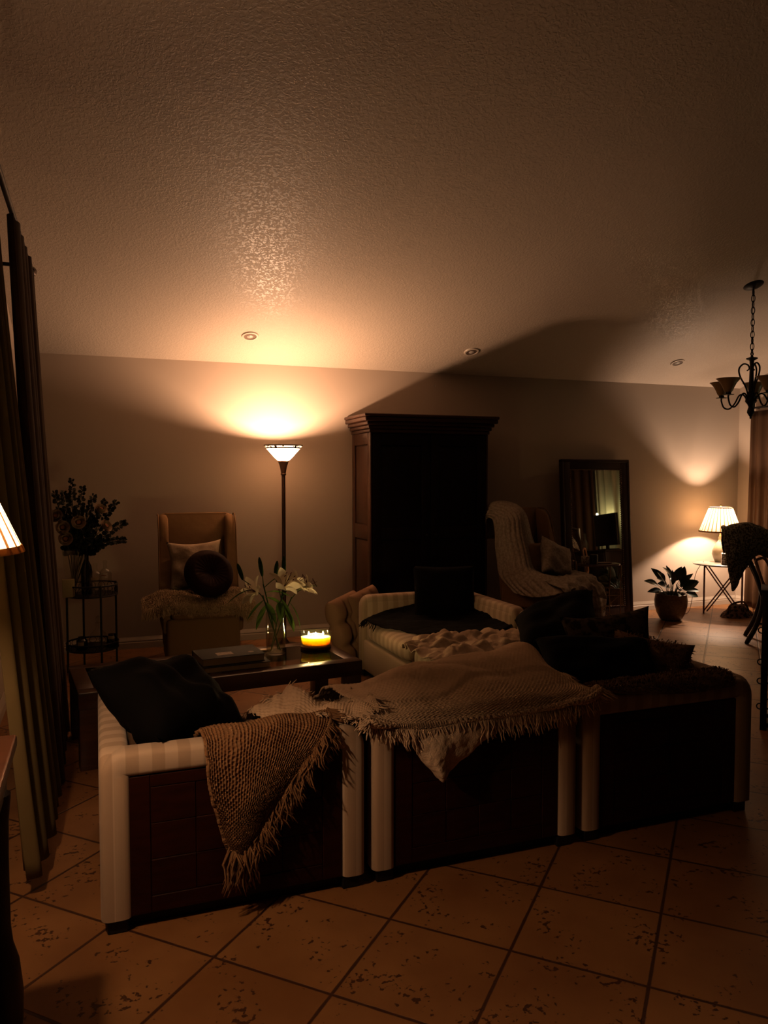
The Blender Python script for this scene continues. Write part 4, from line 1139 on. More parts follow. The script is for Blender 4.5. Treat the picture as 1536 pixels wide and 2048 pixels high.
def pleated_shade(parent, z0_, z1_, r0, r1, n=40, shm=None):
    mb = MB(); a = []
    rows_ = 8
    per = []   # angular offsets/radius per pleat: outer flat and narrow tucked fold
    P0 = []
    for k in range(n):
        b = 2 * pi * k / n; w = 2 * pi / n
        per += [(b, 1.0, 0), (b + w * .74, 1.0, 0), (b + w * .88, .955, 1)]
    m = len(per)
    for i in range(rows_ + 1):
        f = i / rows_; r = r0 + (r1 - r0) * f; z = z0_ + (z1_ - z0_) * f
        P0.append([(r * q[1] * cos(q[0]), r * q[1] * sin(q[0]), z) for q in per])
    V_ = [p for r in P0 for p in r]
    for i in range(rows_):
        for j in range(m):
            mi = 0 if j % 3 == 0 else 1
            a.append(([i * m + j, i * m + (j + 1) % m, (i + 1) * m + (j + 1) % m, (i + 1) * m + j], mi))
    mb.v = V_; mb.f = [x[0] for x in a]; mb.mi = [x[1] for x in a]
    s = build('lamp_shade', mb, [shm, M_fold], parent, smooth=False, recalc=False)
    tr = MB()
    for z, r in ((z0_, r0), (z1_, r1)):
        dz = .016 if z == z0_ else -.010
        tr.lathe([(r * 1.012, z), (r * 1.012 + (r1 - r0) * dz / (z1_ - z0_), z + dz), (r * .955 + (r1 - r0) * dz / (z1_ - z0_), z + dz), (r * .955, z)], n * 2, closed=True)
    build('shade_trim', tr, M_shadetrim, s)
    return s

def table_lamp(label, loc, zs0, zs1, r0, r1, base_h, power, col, n, base_r=.085, chain=True, lz=.5, shm=None):
    t = thing('table_lamp', label, 'table lamp', loc, 0, 'lit pleated-shade table lamps')
    k = base_r
    build('lamp_base', MB().lathe([(0, 0), (k * .62, 0), (k * .66, .012), (k * .78, base_h * .12), (k, base_h * .32), (k * .96, base_h * .46), (k * .70, base_h * .66), (k * .34, base_h * .82), (k * .2, base_h * .9), (k * .22, base_h), (0, base_h)], 36), M_ceramic, t)
    build('lamp_neck', MB().lathe([(.012, base_h - .005), (.016, base_h + .01), (.010, base_h + .02), (.010, zs0 + .03), (.018, zs0 + .035), (.018, zs0 + .07), (0, zs0 + .07)], 16), M_brass, t)
    mb = MB()
    for s in (-1, 1):
        mb.tube(spline([(s * .018, 0, zs0 + .04), (s * .055, 0, zs0 + .10), (s * .05, 0, zs1 - .05), (0, 0, zs1 + .004)], 16), .002, 6)
    for q in range(3):
        b = 2 * pi * q / 3; mb.tube([(0, 0, zs1 - .004), (r1 * .98 * cos(b), r1 * .98 * sin(b), zs1 - .006)], .002, 5)
    build('harp', mb, M_brass, t)
    build('finial', MB().lathe([(.003, zs1), (.008, zs1 + .008), (.011, zs1 + .018), (.007, zs1 + .028), (0, zs1 + .034)], 14), M_brass, t)
    pleated_shade(t, zs0, zs1, r0, r1, n, shm or M_shade)
    if chain:
        mb = MB().tube([(-.055, -.055, zs0 + .04), (-.055, -.055, zs0 - .10)], .0014, 5).lathe([(0, -.112), (.006, -.108), (.004, -.098), (0, -.096)], 8, c=(-.055, -.055, zs0 - .0))
        build('pull_chain', mb, M_brass, t)
    light('lamp_light', (0, 0, zs0 + (zs1 - zs0) * lz), power, col, .028, t)
    return t
table_lamp('lit table lamp with pleated shade in the right corner beyond the plant', (6.82, 7.02, .585), .352, .640, .236, .128, .29, 64, (1, .71, .50), 30, .088, shm=M_shade2)
tag(build('tissue_box', MB().box((-.065, -.065, 0), (.065, .065, .125), .006), M_tissue, None, (6.72, 6.80, .585)), 'patterned cube box beside the ceramic lamp base', 'box').rotation_euler = (0, 0, radians(-40))
tag(build('lamp_cord', MB().tube(spline([(6.62, 7.06, .592), (6.56, 7.10, .48), (6.52, 7.10, .34), (6.46, 7.06, .16), (6.36, 7.0, .03), (6.30, 7.02, .006), (6.28, 7.2, .005), (6.32, 7.36, .01)], 40), .0035, 6), M_cord), 'thin tan lamp cord hanging from the corner table to the floor', 'cord')
# slumped cloth bag on the floor
rows = []
for i in range(12):
    f = i / 11
    rows.append([V((6.78 + (.22 - .05 * f) * cos(2 * pi * j / 20) * (1 - .55 * f), 6.70 + .13 * sin(2 * pi * j / 20) * (1 - .6 * f), .002 + .13 * f ** .8 + .02 * noise.noise(V((f * 3, j * .6, 0))))) for j in range(20)])
mb = MB().grid(rows, wrapj=True); mb.f.append(tuple(11 * 20 + j for j in range(20))); mb.mi.append(0)
mb.tube(spline([(6.60, 6.66, .05), (6.56, 6.58, .16), (6.72, 6.56, .19), (6.86, 6.62, .08)], 20), .011, 7)
tag(build('cloth_bag', mb, M_bag, sharp=None), 'dark striped cloth bag slumped on the floor under the corner table', 'bag')

# ------------------------------------------------------------------ right wall drapes
def drape(P, m, name, label, cat='curtain', group=None, parent=None, th=.004):
    o = build(name, cloth(P, th), m, parent, sharp=None)
    return o
def curtain(name, label, m, axis_pts, z0_, z1_, folds, amp, n=200, flare=0, group=None, nz=30, phase=0, amp_top=.5, seed=1):
    """axis_pts: plan polyline at the rod; flare pushes the hem out along the plan normal"""
    A = spline(axis_pts, n); P = []
    for i in range(nz):
        f = i / (nz - 1); z = z1_ + (z0_ - z1_) * f; row = []
        for j in range(n):
            g = j / (n - 1); tdir = (A[min(j + 1, n - 1)] - A[max(j - 1, 0)]).normalized(); nr = V((tdir.y, -tdir.x, 0))
            w = sin(g * folds * 2 * pi + phase + 1.2 * noise.noise(V((g * 4, f * .6, seed)))) 
            w = math.copysign(abs(w) ** .8, w)
            k = amp * (amp_top + (1 - amp_top) * f) * (1 + .5 * noise.noise(V((g * 6, f * 1.2, seed + 5))))
            row.append(V((A[j].x, A[j].y, 0)) + nr * (w * k + flare * f ** 1.1) + V((0, 0, z)))
        P.append(row)
    o = build(name, cloth(P, .003), m, sharp=None)
    return tag(o, label, 'curtain', group)
curtain('curtain', 'dark brown drape at the back corner of the right wall', M_drapeR, [(7.36, 7.13, 0), (7.36, 6.9, 0), (7.36, 6.55, 0), (7.36, 6.2, 0)], .015, 2.36, 5.5, .035, 150, .03, 'right wall drapes')
t = thing('curtain_rod', 'dark rod carrying the drapes along the right wall', 'curtain rod', (7.36, 5.2, 2.40))
build('rod', MB().tube([(0, 1.93, 0), (0, -3.0, 0)], .012, 10), M_iron, t)
for y in (1.90, -.5, -2.9):
    build('bracket', MB().box((0, y - .008, -.008), (.09, y + .008, .008), .002), M_iron, t)
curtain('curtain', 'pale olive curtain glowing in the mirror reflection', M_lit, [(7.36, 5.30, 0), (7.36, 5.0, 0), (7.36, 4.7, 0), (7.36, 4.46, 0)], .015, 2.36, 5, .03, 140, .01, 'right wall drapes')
curtain('curtain', 'dark drape left of the glowing curtain in the mirror reflection', M_drapeR, [(7.36, 4.40, 0), (7.36, 4.0, 0), (7.36, 3.5, 0), (7.36, 3.0, 0)], .015, 2.36, 6, .03, 140, .01, 'right wall drapes')

# ------------------------------------------------------------------ chandelier
HX, HY = 5.61, 5.44
t = thing('chandelier', 'dark wrought-iron chandelier with unlit amber glass shades, hanging at right', 'chandelier', (HX, HY, 0))
zcan = zc(HY)
mb = MB().lathe([(0, -.034), (.02, -.032), (.055, -.02), (.085, -.004), (.088, .0), (0, .0)], 28, M=Matrix.Rotation(-tilt, 3, 'X'), c=(0, 0, zcan))
build('canopy', mb, M_iron, t)
mb = MB(); zz = zcan - .035; k = 0
while zz > 2.71:
    pts = []
    for j in range(13):
        q = 2 * pi * j / 12; b_ = radians(20 + 90 * (k % 2)); pts.append((.016 * cos(q) * cos(b_), .016 * cos(q) * sin(b_), zz - .03 + .034 * sin(q)))
    mb.tube(pts, .0042, 6, cap=False); zz -= .054; k += 1
mb.tube([(.003, .002, zcan - .03), (-.003, .003, 3.0), (.002, -.002, 2.70)], .0025, 5)
build('chain', mb, M_iron, t, sharp=None)
build('column', MB().lathe([(0, 2.69), (.010, 2.685), (.014, 2.672), (.048, 2.664), (.05, 2.656), (.02, 2.640), (.017, 2.60), (.020, 2.46), (.024, 2.36), (.034, 2.33), (.046, 2.30), (.050, 2.27), (.03, 2.245), (.02, 2.22), (.03, 2.19), (.032, 2.17), (.018, 2.145), (.008, 2.13), (.010, 2.118), (0, 2.11)], 24), M_iron, t)
mb = MB().ring((0, 0, 2.70), .016, .004, 'y'); build('top_loop', mb, M_iron, t)
for k in range(3):
    q = radians(134 + 8 + 120 * k); d = V((cos(q), sin(q), 0))
    pts = [d * .02 + V((0, 0, 2.30)), d * .045 + V((0, 0, 2.40)), d * .095 + V((0, 0, 2.50)), d * .105 + V((0, 0, 2.57)), d * .07 + V((0, 0, 2.612)), d * .03 + V((0, 0, 2.60)), d * .022 + V((0, 0, 2.565)), d * .040 + V((0, 0, 2.55))]
    build('scroll', MB().tube(spline(pts, 36), [.0075] * 28 + [.006] * 8, 8), M_iron, t, sharp=None)
for da in (36, -36, 108, -108, 180):
    q = radians(146 + da); d = V((cos(q), sin(q), 0)); R = .275
    pts = [d * .03 + V((0, 0, 2.275)), d * .07 + V((0, 0, 2.335)), d * .11 + V((0, 0, 2.33)), d * .15 + V((0, 0, 2.26)), d * .20 + V((0, 0, 2.215)), d * .25 + V((0, 0, 2.23)), d * R + V((0, 0, 2.29)), d * R + V((0, 0, 2.315))]
    arm = build('arm', MB().tube(spline(pts, 40), .0075, 8), M_iron, t, sharp=None)
    c = d * R
    build('drip_pan', MB().lathe([(0, 2.312), (.045, 2.318), (.050, 2.324), (.022, 2.328), (.026, 2.35), (.0, 2.35)], 20, c=(c.x, c.y, 0)), M_iron, arm)
    build('glass_shade', MB().lathe([(.028, 2.345), (.036, 2.355), (.048, 2.385), (.068, 2.425), (.094, 2.455), (.108, 2.466), (.105, 2.467), (.092, 2.459), (.064, 2.427), (.044, 2.388), (.032, 2.358), (.02, 2.348)], 32, c=(c.x, c.y, 0)), M_amber, arm)

# ------------------------------------------------------------------ dining chair with crochet cloth, right edge
ch = radians(46)
t = thing('dining_chair', 'dark wood dining chair with curved legs and looped back at right edge', 'chair', (6.132, 5.481, 0), ch)
build('seat', MB().box((-.23, -.25, .43), (.23, .22, .475), .018, 3), M_dwood, t)
for sx in (-1, 1):
    build('leg', MB().tube(spline([(sx * .20, .20, .46), (sx * .20, .205, .36), (sx * .20, .25, .18), (sx * .20, .325, .02), (sx * .20, .335, 0)], 16), [.022] * 12 + [.019] * 4, 10), M_dwood, t)
    build('leg', MB().tube(spline([(sx * .20, -.22, .44), (sx * .205, -.225, .22), (sx * .20, -.24, 0)], 12), [.02] * 9 + [.016] * 3, 10), M_dwood, t)
    build('back_post', MB().tube(spline([(sx * .20, .20, .44), (sx * .205, .27, .68), (sx * .20, .40, .92), (sx * .19, .52, 1.07)], 18), .018, 10), M_dwood, t)
    loop = [(sx * .21, .27, .80), (sx * .225, .20, .82), (sx * .23, .14, .72), (sx * .23, .10, .58), (sx * .23, .11, .50), (sx * .22, .16, .50), (sx * .215, .20, .58), (sx * .212, .24, .70), (sx * .21, .27, .80)]
    build('arm_loop', MB().tube(spline(loop, 48), .013, 8), M_chairwood, t, sharp=None)
build('top_rail', MB().tube(spline([(-.21, .52, 1.055), (-.1, .55, 1.085), (.1, .55, 1.085), (.21, .52, 1.055)], 16), .022, 10), M_dwood, t)
for q in range(3):
    x = -.10 + .10 * q
    build('back_splat', MB().tube(spline([(x, .21, .46), (x, .29, .68), (x, .42, .92), (x, .535, 1.07)], 14), .010, 8), M_dwood, t)
build('apron', MB().box((-.21, -.22, .385), (.21, .20, .435), .008), M_dwood, t)
build('stretcher', MB().tube([(-.20, -.23, .20), (-.20, .24, .20)], .010, 8).tube([(.20, -.23, .20), (.20, .24, .20)], .010, 8).tube([(-.20, 0, .20), (.20, 0, .20)], .010, 8), M_dwood, t)
a0 = radians(-8)
DX, DY = 5.90, 5.60
def dc(x, y, z):
    return (DX + cos(a0) * x - sin(a0) * y, DY + sin(a0) * x + cos(a0) * y, z)
rows = [
    [dc(-.26, .16, .84), dc(-.21, .18, .85), dc(-.12, .18, .86), dc(.0, .16, .86), dc(.15, .14, .82), dc(.25, .12, .78)],
    [dc(-.32, .11, .98), dc(-.25, .13, .99), dc(-.14, .14, 1.0), dc(.0, .13, .97), dc(.15, .10, .90), dc(.25, .08, .82)],
    [dc(-.37, .03, 1.075), dc(-.29, .05, 1.115), dc(-.17, .06, 1.14), dc(.0, .06, 1.105), dc(.14, .04, 1.02), dc(.24, .02, .92)],
    [dc(-.455, -.08, 1.085), dc(-.35, -.10, 1.12), dc(-.18, -.11, 1.14), dc(.0, -.10, 1.095), dc(.14, -.10, 1.01), dc(.24, -.10, .91)],
    [dc(-.455, -.12, .96), dc(-.35, -.145, .97), dc(-.19, -.145, 1.0), dc(.0, -.135, .99), dc(.14, -.13, .91), dc(.25, -.12, .83)],
    [dc(-.425, -.13, .80), dc(-.33, -.155, .82), dc(-.19, -.14, .88), dc(.0, -.13, .93), dc(.14, -.13, .87), dc(.25, -.12, .80)],
    [dc(-.390, -.12, .66), dc(-.32, -.14, .68), dc(-.20, -.13, .78), dc(-.02, -.12, .90), dc(.14, -.12, .82), dc(.25, -.11, .73)],
    [dc(-.355, -.11, .52), dc(-.325, -.12, .54), dc(-.22, -.12, .71), dc(-.04, -.11, .88), dc(.14, -.11, .78), dc(.25, -.10, .68)]]
P = surf(rows, 80, 90)
P = displace(P, lambda u, v, p: .014 * noise.noise(p * 7) + .006 * noise.noise(p * 25))
tag(build('crochet_cloth', cloth(P, .008), M_crochet, sharp=None), 'pale crochet cloth hung over the dark dining chair back', 'cloth')

# ------------------------------------------------------------------ wrought-iron bottle rack, right edge
t = thing('bottle_rack', 'black iron bottle rack with rings, cut off by the right edge', 'rack', (3.885, 3.64, 0), radians(-47))
for x in (0, .46):
    for y in (0, .22):
        build('post', MB().box((x - .013 + .013, y - .013, 0), (x + .026 + .013, y + .013, .885), .004), M_iron, t)
build('base_rail', MB().box((0, -.013, .02), (.52, .013, .045), .004).box((0, .207, .02), (.52, .233, .045), .004).box((.0, -.01, .02), (.035, .23, .045), .004), M_iron, t)
build('top_shelf', MB().box((-.01, -.03, .868), (.53, .25, .888), .004), M_iron, t)
for z in (.14, .30, .42, .62):
    mb = MB()
    mb.tube([(.0, -.006, z), (.50, -.006, z)], .006, 8); mb.tube([(.0, .22, z), (.50, .22, z)], .006, 8)
    mb.ring((-.002, -.015, z + .012), .018, .004, 'y', 16)
    for q in range(3): mb.ring((.10 + q * .15, -.006, z + .05), .045, .005, 'y', 24)
    build('ring_row', mb, M_iron, t, sharp=None)
pts = [(.08 + .035 * cos(q * .5) * (1 - q * .03), -.01, .535 + .04 * sin(q * .5) * (1 - q * .03)) for q in range(16)]
build('scroll', MB().tube(pts, .005, 7).tube([(.05, -.01, .50), (.085, -.01, .495), (.11, -.01, .51)], .005, 7), M_brass, t, sharp=None)
for q in range(3):
    tb = thing('wine_bottle', ['dark wine bottle lying in the iron rack, next to its near post', 'dark wine bottle lying in the middle of the iron rack', 'dark wine bottle lying at the far end of the iron rack'][q], 'bottle', (0, 0, 0), 0, 'bottles in the iron rack')
    Mx = t.rotation_euler.to_matrix().to_4x4(); Mx.translation = t.location
    tb.matrix_world = Mx @ Matrix.Translation((.10 + q * .15, -.02, .35)) @ Matrix.Rotation(radians(-90), 4, 'X')
    build('bottle_body', MB().lathe([(0, 0), (.036, .002), (.038, .02), (.038, .18), (.03, .21), (.014, .235), (.013, .30), (0, .30)], 24), M_darkglass, tb)

# ------------------------------------------------------------------ left window drapes
t = thing('curtain_rod', 'dark rod carrying the left window drapes', 'curtain rod', (-.36, 3.9, 2.87))
build('rod', MB().tube([(0, -2.6, 0), (0, 1.42, 0)], .014, 10), M_iron, t)
build('finial', MB().lathe([(0, 0), (.022, .008), (.034, .035), (.024, .058), (0, .07)], 14, M=Matrix.Rotation(radians(-90), 3, 'X'), c=(0, 1.40, 0)), M_bronze, t)
for y in (1.3, -.6): build('bracket', MB().box((-.26, y - .01, -.01), (0, y + .01, .01), .002), M_iron, t)
curtain('curtain', 'dark brown floor-length drape at the far end of the left window', M_curt, [(-.36, 5.28, 0), (-.36, 5.0, 0), (-.36, 4.6, 0), (-.36, 4.12, 0)], .012, 2.85, 6.5, .045, 260, -.13, 'left window drapes', 40, .3, .55, 2)
curtain('sheer_curtain', 'pale sheer curtain nearer the glowing lamp at the left window', M_sheer, [(-.42, 4.12, 0), (-.42, 3.8, 0), (-.42, 3.5, 0), (-.46, 3.12, 0)], .085, 2.72, 7, .035, 260, -.20, 'left window drapes', 40, 0, .6, 7)

# ------------------------------------------------------------------ left console and lamp (bottom left edge)
t = thing('console_table', 'dark polished console table at the left edge with a bulging leg', 'table', (-.397, 1.73, 0))
build('table_top', MB().box((-.17, -.55, .865), (.185, .54, .90), .008, 3), M_tabwood, t)
build('apron', MB().box((-.15, -.52, .76), (.16, .51, .867), .004), M_dwood, t)
for sx in (-1, 1):
    for sy in (-1, 1):
        prof = [(.020, 0), (.030, .01), (.042, .06), (.052, .16), (.054, .24), (.046, .32), (.032, .37), (.027, .42), (.026, .60), (.028, .70), (.034, .76), (.034, .77), (0, .77)]
        build('leg', MB().lathe(prof, 24, c=(sx * .140 if sx > 0 else -.125, sy * .46 if sy > 0 else -.48, 0)), M_dwood, t)
table_lamp('lit table lamp with pleated shade cut off by the left edge', (-.372, 2.05, .90), .515, .745, .205, .105, .40, 32, (1, .62, .35), 30, .085, False, .45)

# ------------------------------------------------------------------ wire plant stand with bouquet, left back
EX, EY = -.05, 6.72
t = thing('wire_plant_stand', 'round two-tier black wire stand in the left back corner', 'plant stand', (EX, EY, 0))
for k in range(4):
    q = radians(20 + 90 * k)
    build('leg', MB().tube([(.20 * cos(q), .20 * sin(q), 0), (.20 * cos(q), .20 * sin(q), .715)], .0085, 8), M_iron, t)
for z0_, z1_ in ((.62, .705), (.18, .23)):
    mb = MB().ring((0, 0, z0_), .20, .006, 'z', 48).ring((0, 0, z1_), .20, .007, 'z', 48)
    for k in range(16):
        q = 2 * pi * k / 16; h = z1_ - z0_
        d = V((cos(q), sin(q), 0)); s = V((-sin(q), cos(q), 0))
        pts = [d * .2 + s * (.03 * cos(w * 2 * pi / 10)) + V((0, 0, (z0_ + z1_) / 2 + h * .45 * sin(w * 2 * pi / 10))) for w in range(11)]
        mb.tube(pts, .0025, 5, cap=False)
    build('scroll_gallery', mb, M_iron, t, sharp=None)
    build('shelf', MB().lathe([(0, z0_), (.198, z0_), (.198, z0_ + .006), (0, z0_ + .006)], 40), M_iron, t)
ZS = .626
BX, BY = -.185, 6.70
t = thing('bouquet_vase', 'ribbed clear glass vase holding the rose bouquet', 'vase', (BX, BY, ZS))
build('glass_wall', MB().lathe([(0, 0), (.05, 0), (.056, .01), (.062, .12), (.078, .27), (.085, .37), (.082, .37), (.074, .27), (.058, .12), (.05, .015), (0, .012)], 32), M_glass, t)
def rose_stem(lab, pos, face, size=.048):
    foot = V((BX + (pos[0] - BX) * -.08, BY, ZS + .02))
    t = thing('rose_stem', lab, 'flower', tuple(foot), 0, 'roses in the corner bouquet')
    T = Matrix.Translation(-foot); d = V(face).normalized()
    build('stem', MB().tube(spline([foot, foot.lerp(V((BX + (pos[0] - BX) * .35, BY, ZS + .36)), 1.0), V(pos) - d * size * .6], 14), .003, 6).xf(T), M_leafdk, t, sharp=None)
    M = frame_mat(pos, d.orthogonal(), d.cross(d.orthogonal()))
    if (M.to_3x3() @ V((0, 0, 1))).dot(d) < 0: M = frame_mat(pos, d.cross(d.orthogonal()), d.orthogonal())
    mb = MB(); rd = random.Random(int(abs(pos[0]) * 1000) + 3)
    for ly, (r, n_, h) in enumerate([(1.0, 6, .55), (.82, 6, .7), (.6, 5, .85)]):
        for k in range(n_):
            q0 = 2 * pi * k / n_ + ly * .5; P = []
            for i in range(6):
                f = i / 5; row = []
                for j in range(7):
                    g = (j / 6 - .5) * 2 * pi / n_ * 1.35
                    rr = size * r * (.35 + .65 * sin(f * pi * .55) + .10 * f ** 3) * (1 + .06 * cos(g * 2))
                    zz = size * (-.55 + (h + .45) * f - (.18 * abs(g) ** 2 * f) - .25 * f ** 4 * (1 - ly * .25))
                    row.append(M @ V((rr * cos(q0 + g), rr * sin(q0 + g), zz)))
                P.append(row)
            mb.grid(P)
    build('petals', mb.xf(T), M_rose, t, sharp=None, recalc=False)
    P = MB().lathe([(size * .3, -size * .3), (size * .42, 0), (size * .36, size * .22), (size * .22, size * .30), (size * .1, size * .2), (0, size * .22)], 14)
    build('heart', P.xf(T @ M), M_rosein, t, sharp=None)
for lab, pos, fc in [
    ('cream rose highest on the right of the corner bouquet', (.03, 6.68, 1.322), (.4, -.5, .75)),
    ('cream rose far out on the right of the corner bouquet', (.068, 6.66, 1.185), (.6, -.6, .5)),
    ('cream rose facing out at the middle of the corner bouquet', (-.137, 6.60, 1.222), (.05, -.95, .2)),
    ('cream rose left of the middle one, above the lowest rose', (-.254, 6.60, 1.184), (-.1, -.95, .15)),
    ('cream rose lowest in the corner bouquet, just over the vase', (-.235, 6.58, 1.096), (0, -.95, .1)),
    ('cream rose half hidden by the drape edge', (-.305, 6.66, 1.272), (-.3, -.8, .4))]:
    rose_stem(lab, pos, fc)
def sprig(lab, tip, seed, reach=.42):
    rd = random.Random(seed); foot = V((BX, BY + .01, ZS + .03)); tip = V(tip)
    t = thing('eucalyptus_sprig', lab, 'greenery', tuple(foot), 0, 'eucalyptus sprigs in the corner bouquet')
    T = Matrix.Translation(-foot)
    mid = V((BX + (tip.x - BX) * .3, BY + (tip.y - BY) * .3, ZS + .33)); m2 = mid.lerp(tip, .55) + V((0, 0, .04))
    sp = spline([foot, mid, m2, tip], 40)
    build('stem', MB().tube(sp, [.003] * 30 + [.002] * 10, 6).xf(T), M_euc, t, sharp=None)
    mb = MB()
    for i in range(13, 40):
        p = sp[i]; tg_ = (sp[min(i + 1, 39)] - sp[i - 1]).normalized(); sz = .021 * (1.15 - .5 * (i - 13) / 27)
        for k in range(3):
            s = V((rd.uniform(-1, 1), rd.uniform(-1, 1), rd.uniform(-1, 1))); s = (s - tg_ * s.dot(tg_)).normalized(); d = (s + tg_ * .4).normalized(); b = d.cross(s.cross(tg_) + V((rd.uniform(-.6, .6),) * 3)).normalized()
            c = p + d * sz * 1.3; V_ = [c + d * sz * cos(w * pi / 4) + b * sz * .85 * sin(w * pi / 4) for w in range(8)]
            mb.add(V_, [list(range(8))]); mb.add([p, p + b * .001, c - d * sz], [[0, 1, 2]])
    build('leaves', mb.xf(T), M_euc, t, sharp=None, recalc=False)
for k, (lab, tip) in enumerate([
    ('tallest eucalyptus sprig at the top of the corner bouquet', (-.185, 6.74, 1.56)),
    ('eucalyptus sprig rising left along the dark drape', (-.315, 6.72, 1.46)),
    ('short eucalyptus sprig left of the tallest one', (-.25, 6.76, 1.46)),
    ('eucalyptus sprig right of the tallest one', (-.105, 6.74, 1.50)),
    ('eucalyptus sprig rising right of centre in the bouquet', (-.02, 6.72, 1.432)),
    ('eucalyptus sprig above the highest rose', (.065, 6.72, 1.39)),
    ('thin eucalyptus sprig reaching upper right past the roses', (.152, 6.74, 1.375)),
    ('eucalyptus sprig reaching straight out to the right', (.22, 6.74, 1.205)),
    ('low eucalyptus sprig drooping to the right', (.215, 6.72, 1.06)),
    ('eucalyptus sprig hanging low over the vase rim', (-.06, 6.66, 1.055)),
    ('bushy eucalyptus sprig filling the middle behind the roses', (-.15, 6.72, 1.30)),
    ('bushy eucalyptus sprig filling the left behind the roses', (-.24, 6.70, 1.27)),
    ('bushy eucalyptus sprig filling the right behind the roses', (-.03, 6.72, 1.25))]):
    sprig(lab, tip, 60 + k)
def bottle(lab, loc, prof, m, labels=(), s=1.0, name='bottle', group=None):
    t = thing(name, lab, 'bottle', loc, 0, group)
    build('bottle_body', MB().lathe([(r * s, z * s) for r, z in prof], 28), m, t)
    for (r, z0_, z1_, a0_, a1_, mm, nm) in labels:
        P = [[(r * cos(a0_ + (a1_ - a0_) * j / 8), r * sin(a0_ + (a1_ - a0_) * j / 8), z) for j in range(9)] for z in (z0_, z1_)]
        build(nm, cloth([[V(p) for p in rr] for rr in P], .0008), mm, t)
    return t
wine = [(0, 0), (.040, .003), (.043, .02), (.043, .19), (.036, .235), (.017, .275), (.0155, .37), (.018, .372), (.018, .385), (0, .386)]
bottle('dark wine bottle standing on the wire stand beside the vase', (-.085, 6.70, ZS), wine, M_darkglass)
flask = [(0, 0), (.045, .003), (.05, .02), (.052, .10), (.03, .15), (.014, .175), (.013, .24), (.017, .245), (.015, .27), (0, .272)]
fa, fb_ = radians(225), radians(290)
tall = [(0, 0), (.045, .003), (.050, .02), (.050, .17), (.034, .20), (.014, .215), (.013, .255), (.017, .258), (.016, .275), (0, .277)]
bottle('clear glass bottle with a bright white label on the wire stand', (.055, 6.66, ZS), tall, M_glass, [(.0515, .138, .178, fa, fb_, M_label, 'label'), (.0527, .155, .162, fa + .2, fb_ - .2, M_labelbr, 'label_print')], group='bottles on the wire stand')
bottle('clear glass bottle with a dim label between wine bottle and labelled one', (-.018, 6.62, ZS), tall, M_glass, [(.0495, .128, .150, fa, fb_, M_pages, 'label')], .95, group='bottles on the wire stand')
tag(build('cream_card_box', MB().box((-.045, -.012, 0), (.045, .012, .145), .002), M_cream_box, None, (-.222, 6.585, ZS)), 'cream card box standing upright on the wire stand by the drape', 'box')
bottle('round clear glass decanter on the lower tier of the wire stand', (-.005, 6.66, .186), [(0, 0), (.05, .003), (.07, .03), (.078, .07), (.06, .12), (.03, .15), (.018, .17), (.018, .20), (.026, .205), (.026, .212), (0, .212)], M_glass, (), name='decanter')
build('stopper', MB().lathe([(.012, .205), (.012, .215), (.024, .232), (.026, .246), (.016, .262), (0, .268)], 16), M_glass, bpy.data.objects['decanter'])
bottle('squat jar with a pale label at the drape side of the lower tier', (-.13, 6.64, .186), [(0, 0), (.04, .003), (.043, .02), (.043, .075), (.030, .09), (.030, .105), (0, .106)], M_darkglass, [(.0445, .04, .068, fa, fb_, M_pages, 'label')], name='jar')
bottle('squat jar with a pale label at the wing chair side of the lower tier', (.10, 6.66, .186), [(0, 0), (.04, .003), (.043, .02), (.043, .08), (.030, .095), (.030, .11), (0, .111)], M_darkglass, [(.0445, .075, .10, fa, fb_, M_pages, 'label')], name='jar')

# ------------------------------------------------------------------ seen in the mirror: console, screen, candlestick, small lamp
t = thing('media_console', 'low dark console seen in the mirror, under the television', 'cabinet', (7.10, 4.45, 0))
build('carcass', MB().box((-.2, -.75, .06), (.2, .75, .78), .006), M_dwood, t)
build('console_top', MB().box((-.22, -.78, .78), (.22, .78, .81), .004), M_dwood, t)
build('plinth', MB().box((-.18, -.72, 0), (.18, .72, .062)), M_dwood, t)
for k in (-1, 1):
    d = build('door', MB().box((-.212, min(0, k * .73) + .01, .09), (-.198, max(0, k * .73) - .01, .76), .003), M_dwood, t)
    build('knob', MB().lathe([(.005, 0), (.012, .012), (0, .02)], 12, M=Matrix.Rotation(radians(-90), 3, 'Y'), c=(-.212, k * .05, .45)), M_brass, d)
t = thing('television', 'black television seen in the mirror before the glowing curtain', 'television', (7.08, 5.02, .84), radians(0))
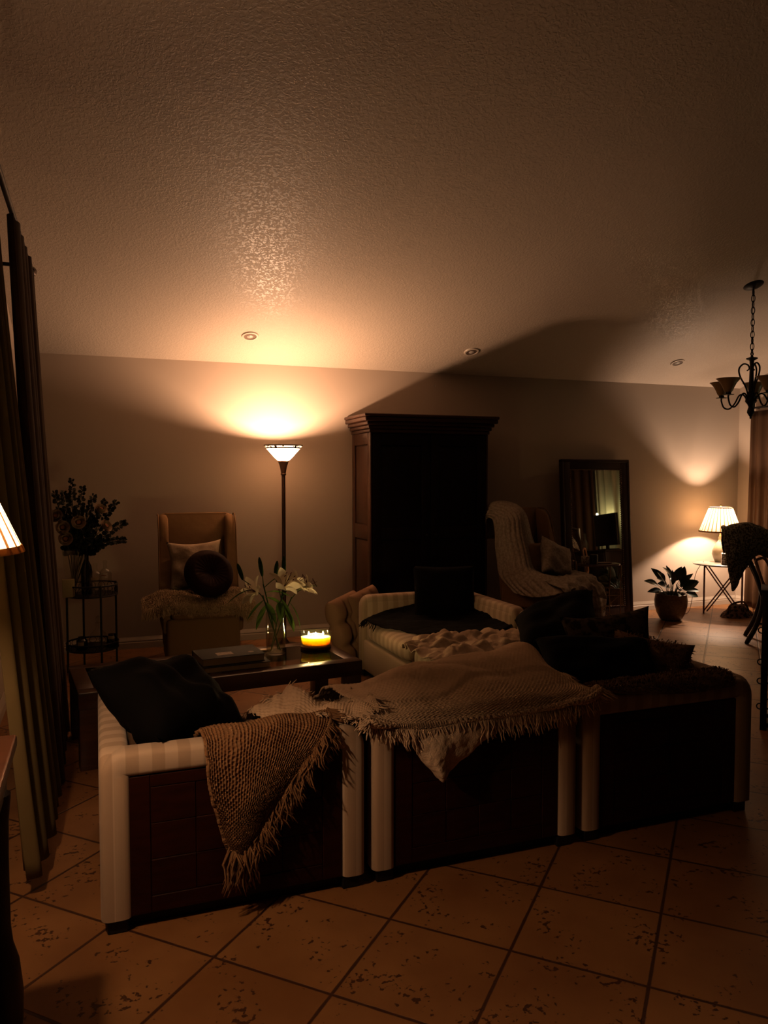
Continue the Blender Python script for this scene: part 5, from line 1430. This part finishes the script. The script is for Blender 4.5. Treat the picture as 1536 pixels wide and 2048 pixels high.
build('screen', MB().box((-.02, -.27, .03), (.02, .27, .50), .006), M_screen, t)
build('stand', MB().box((-.09, -.16, -.03), (.09, .16, -.018), .004).box((-.012, -.03, -.02), (.012, .03, .06), .003), M_screen, t)
light('mirror_side_light', (7.20, 4.82, 1.30), 2.2, (1, .86, .48), .02)
t = thing('glow_bulb', 'small bright bulb seen in the mirror at the television top', 'lamp', (7.14, 4.74, 1.36))
build('bulb', MB().lathe([(0, -.02), (.014, -.012), (.018, 0), (.012, .014), (0, .02)], 14), emit('tiny_bulb', (1, .88, .5), 14), t)
build('bulb_stem', MB().tube([(0, 0, -.55), (0, 0, -.02)], .004, 6), M_iron, t)
t = thing('candlestick', 'slim white candle in a glass holder seen in the mirror', 'candlestick', (7.02, 4.42, .81))
build('holder', MB().lathe([(0, 0), (.05, 0), (.045, .015), (.015, .04), (.02, .12), (.035, .15), (.02, .16), (0, .16)], 20), M_glass, t)
build('taper', MB().lathe([(.0115, .15), (.0105, .36), (0, .365)], 14), M_white, t)
bottle('stoppered glass decanter seen in the mirror beside the candlestick', (7.02, 4.55, .81), flask, M_glass, name='glass_decanter')

# ------------------------------------------------------------------ camera, world, view
cam = bpy.data.cameras.new('camera'); cam.sensor_fit = 'HORIZONTAL'; cam.sensor_width = 36; cam.lens = 36 * 1538 / 1536; cam.clip_start = .05
co = bpy.data.objects.new('camera', cam); COL.objects.link(co)
co.location = (0, 0, 1.6); co.rotation_euler = (radians(90) - math.atan(74 / 1538), 0, -radians(20.5))
SC.camera = co
w = bpy.data.worlds.new('night'); SC.world = w; w.use_nodes = True
w.node_tree.nodes['Background'].inputs[0].default_value = (0, 0, 0, 1)
SC.view_settings.view_transform = 'Standard'; SC.view_settings.look = 'None'; SC.view_settings.gamma = 1; SC.view_settings.use_curve_mapping = False
SC.view_settings.exposure = 0.0
SC.cycles.max_bounces = 10; SC.cycles.diffuse_bounces = 1; SC.cycles.transparent_max_bounces = 16; SC.cycles.transmission_bounces = 8
SC.cycles.sample_clamp_indirect = 4
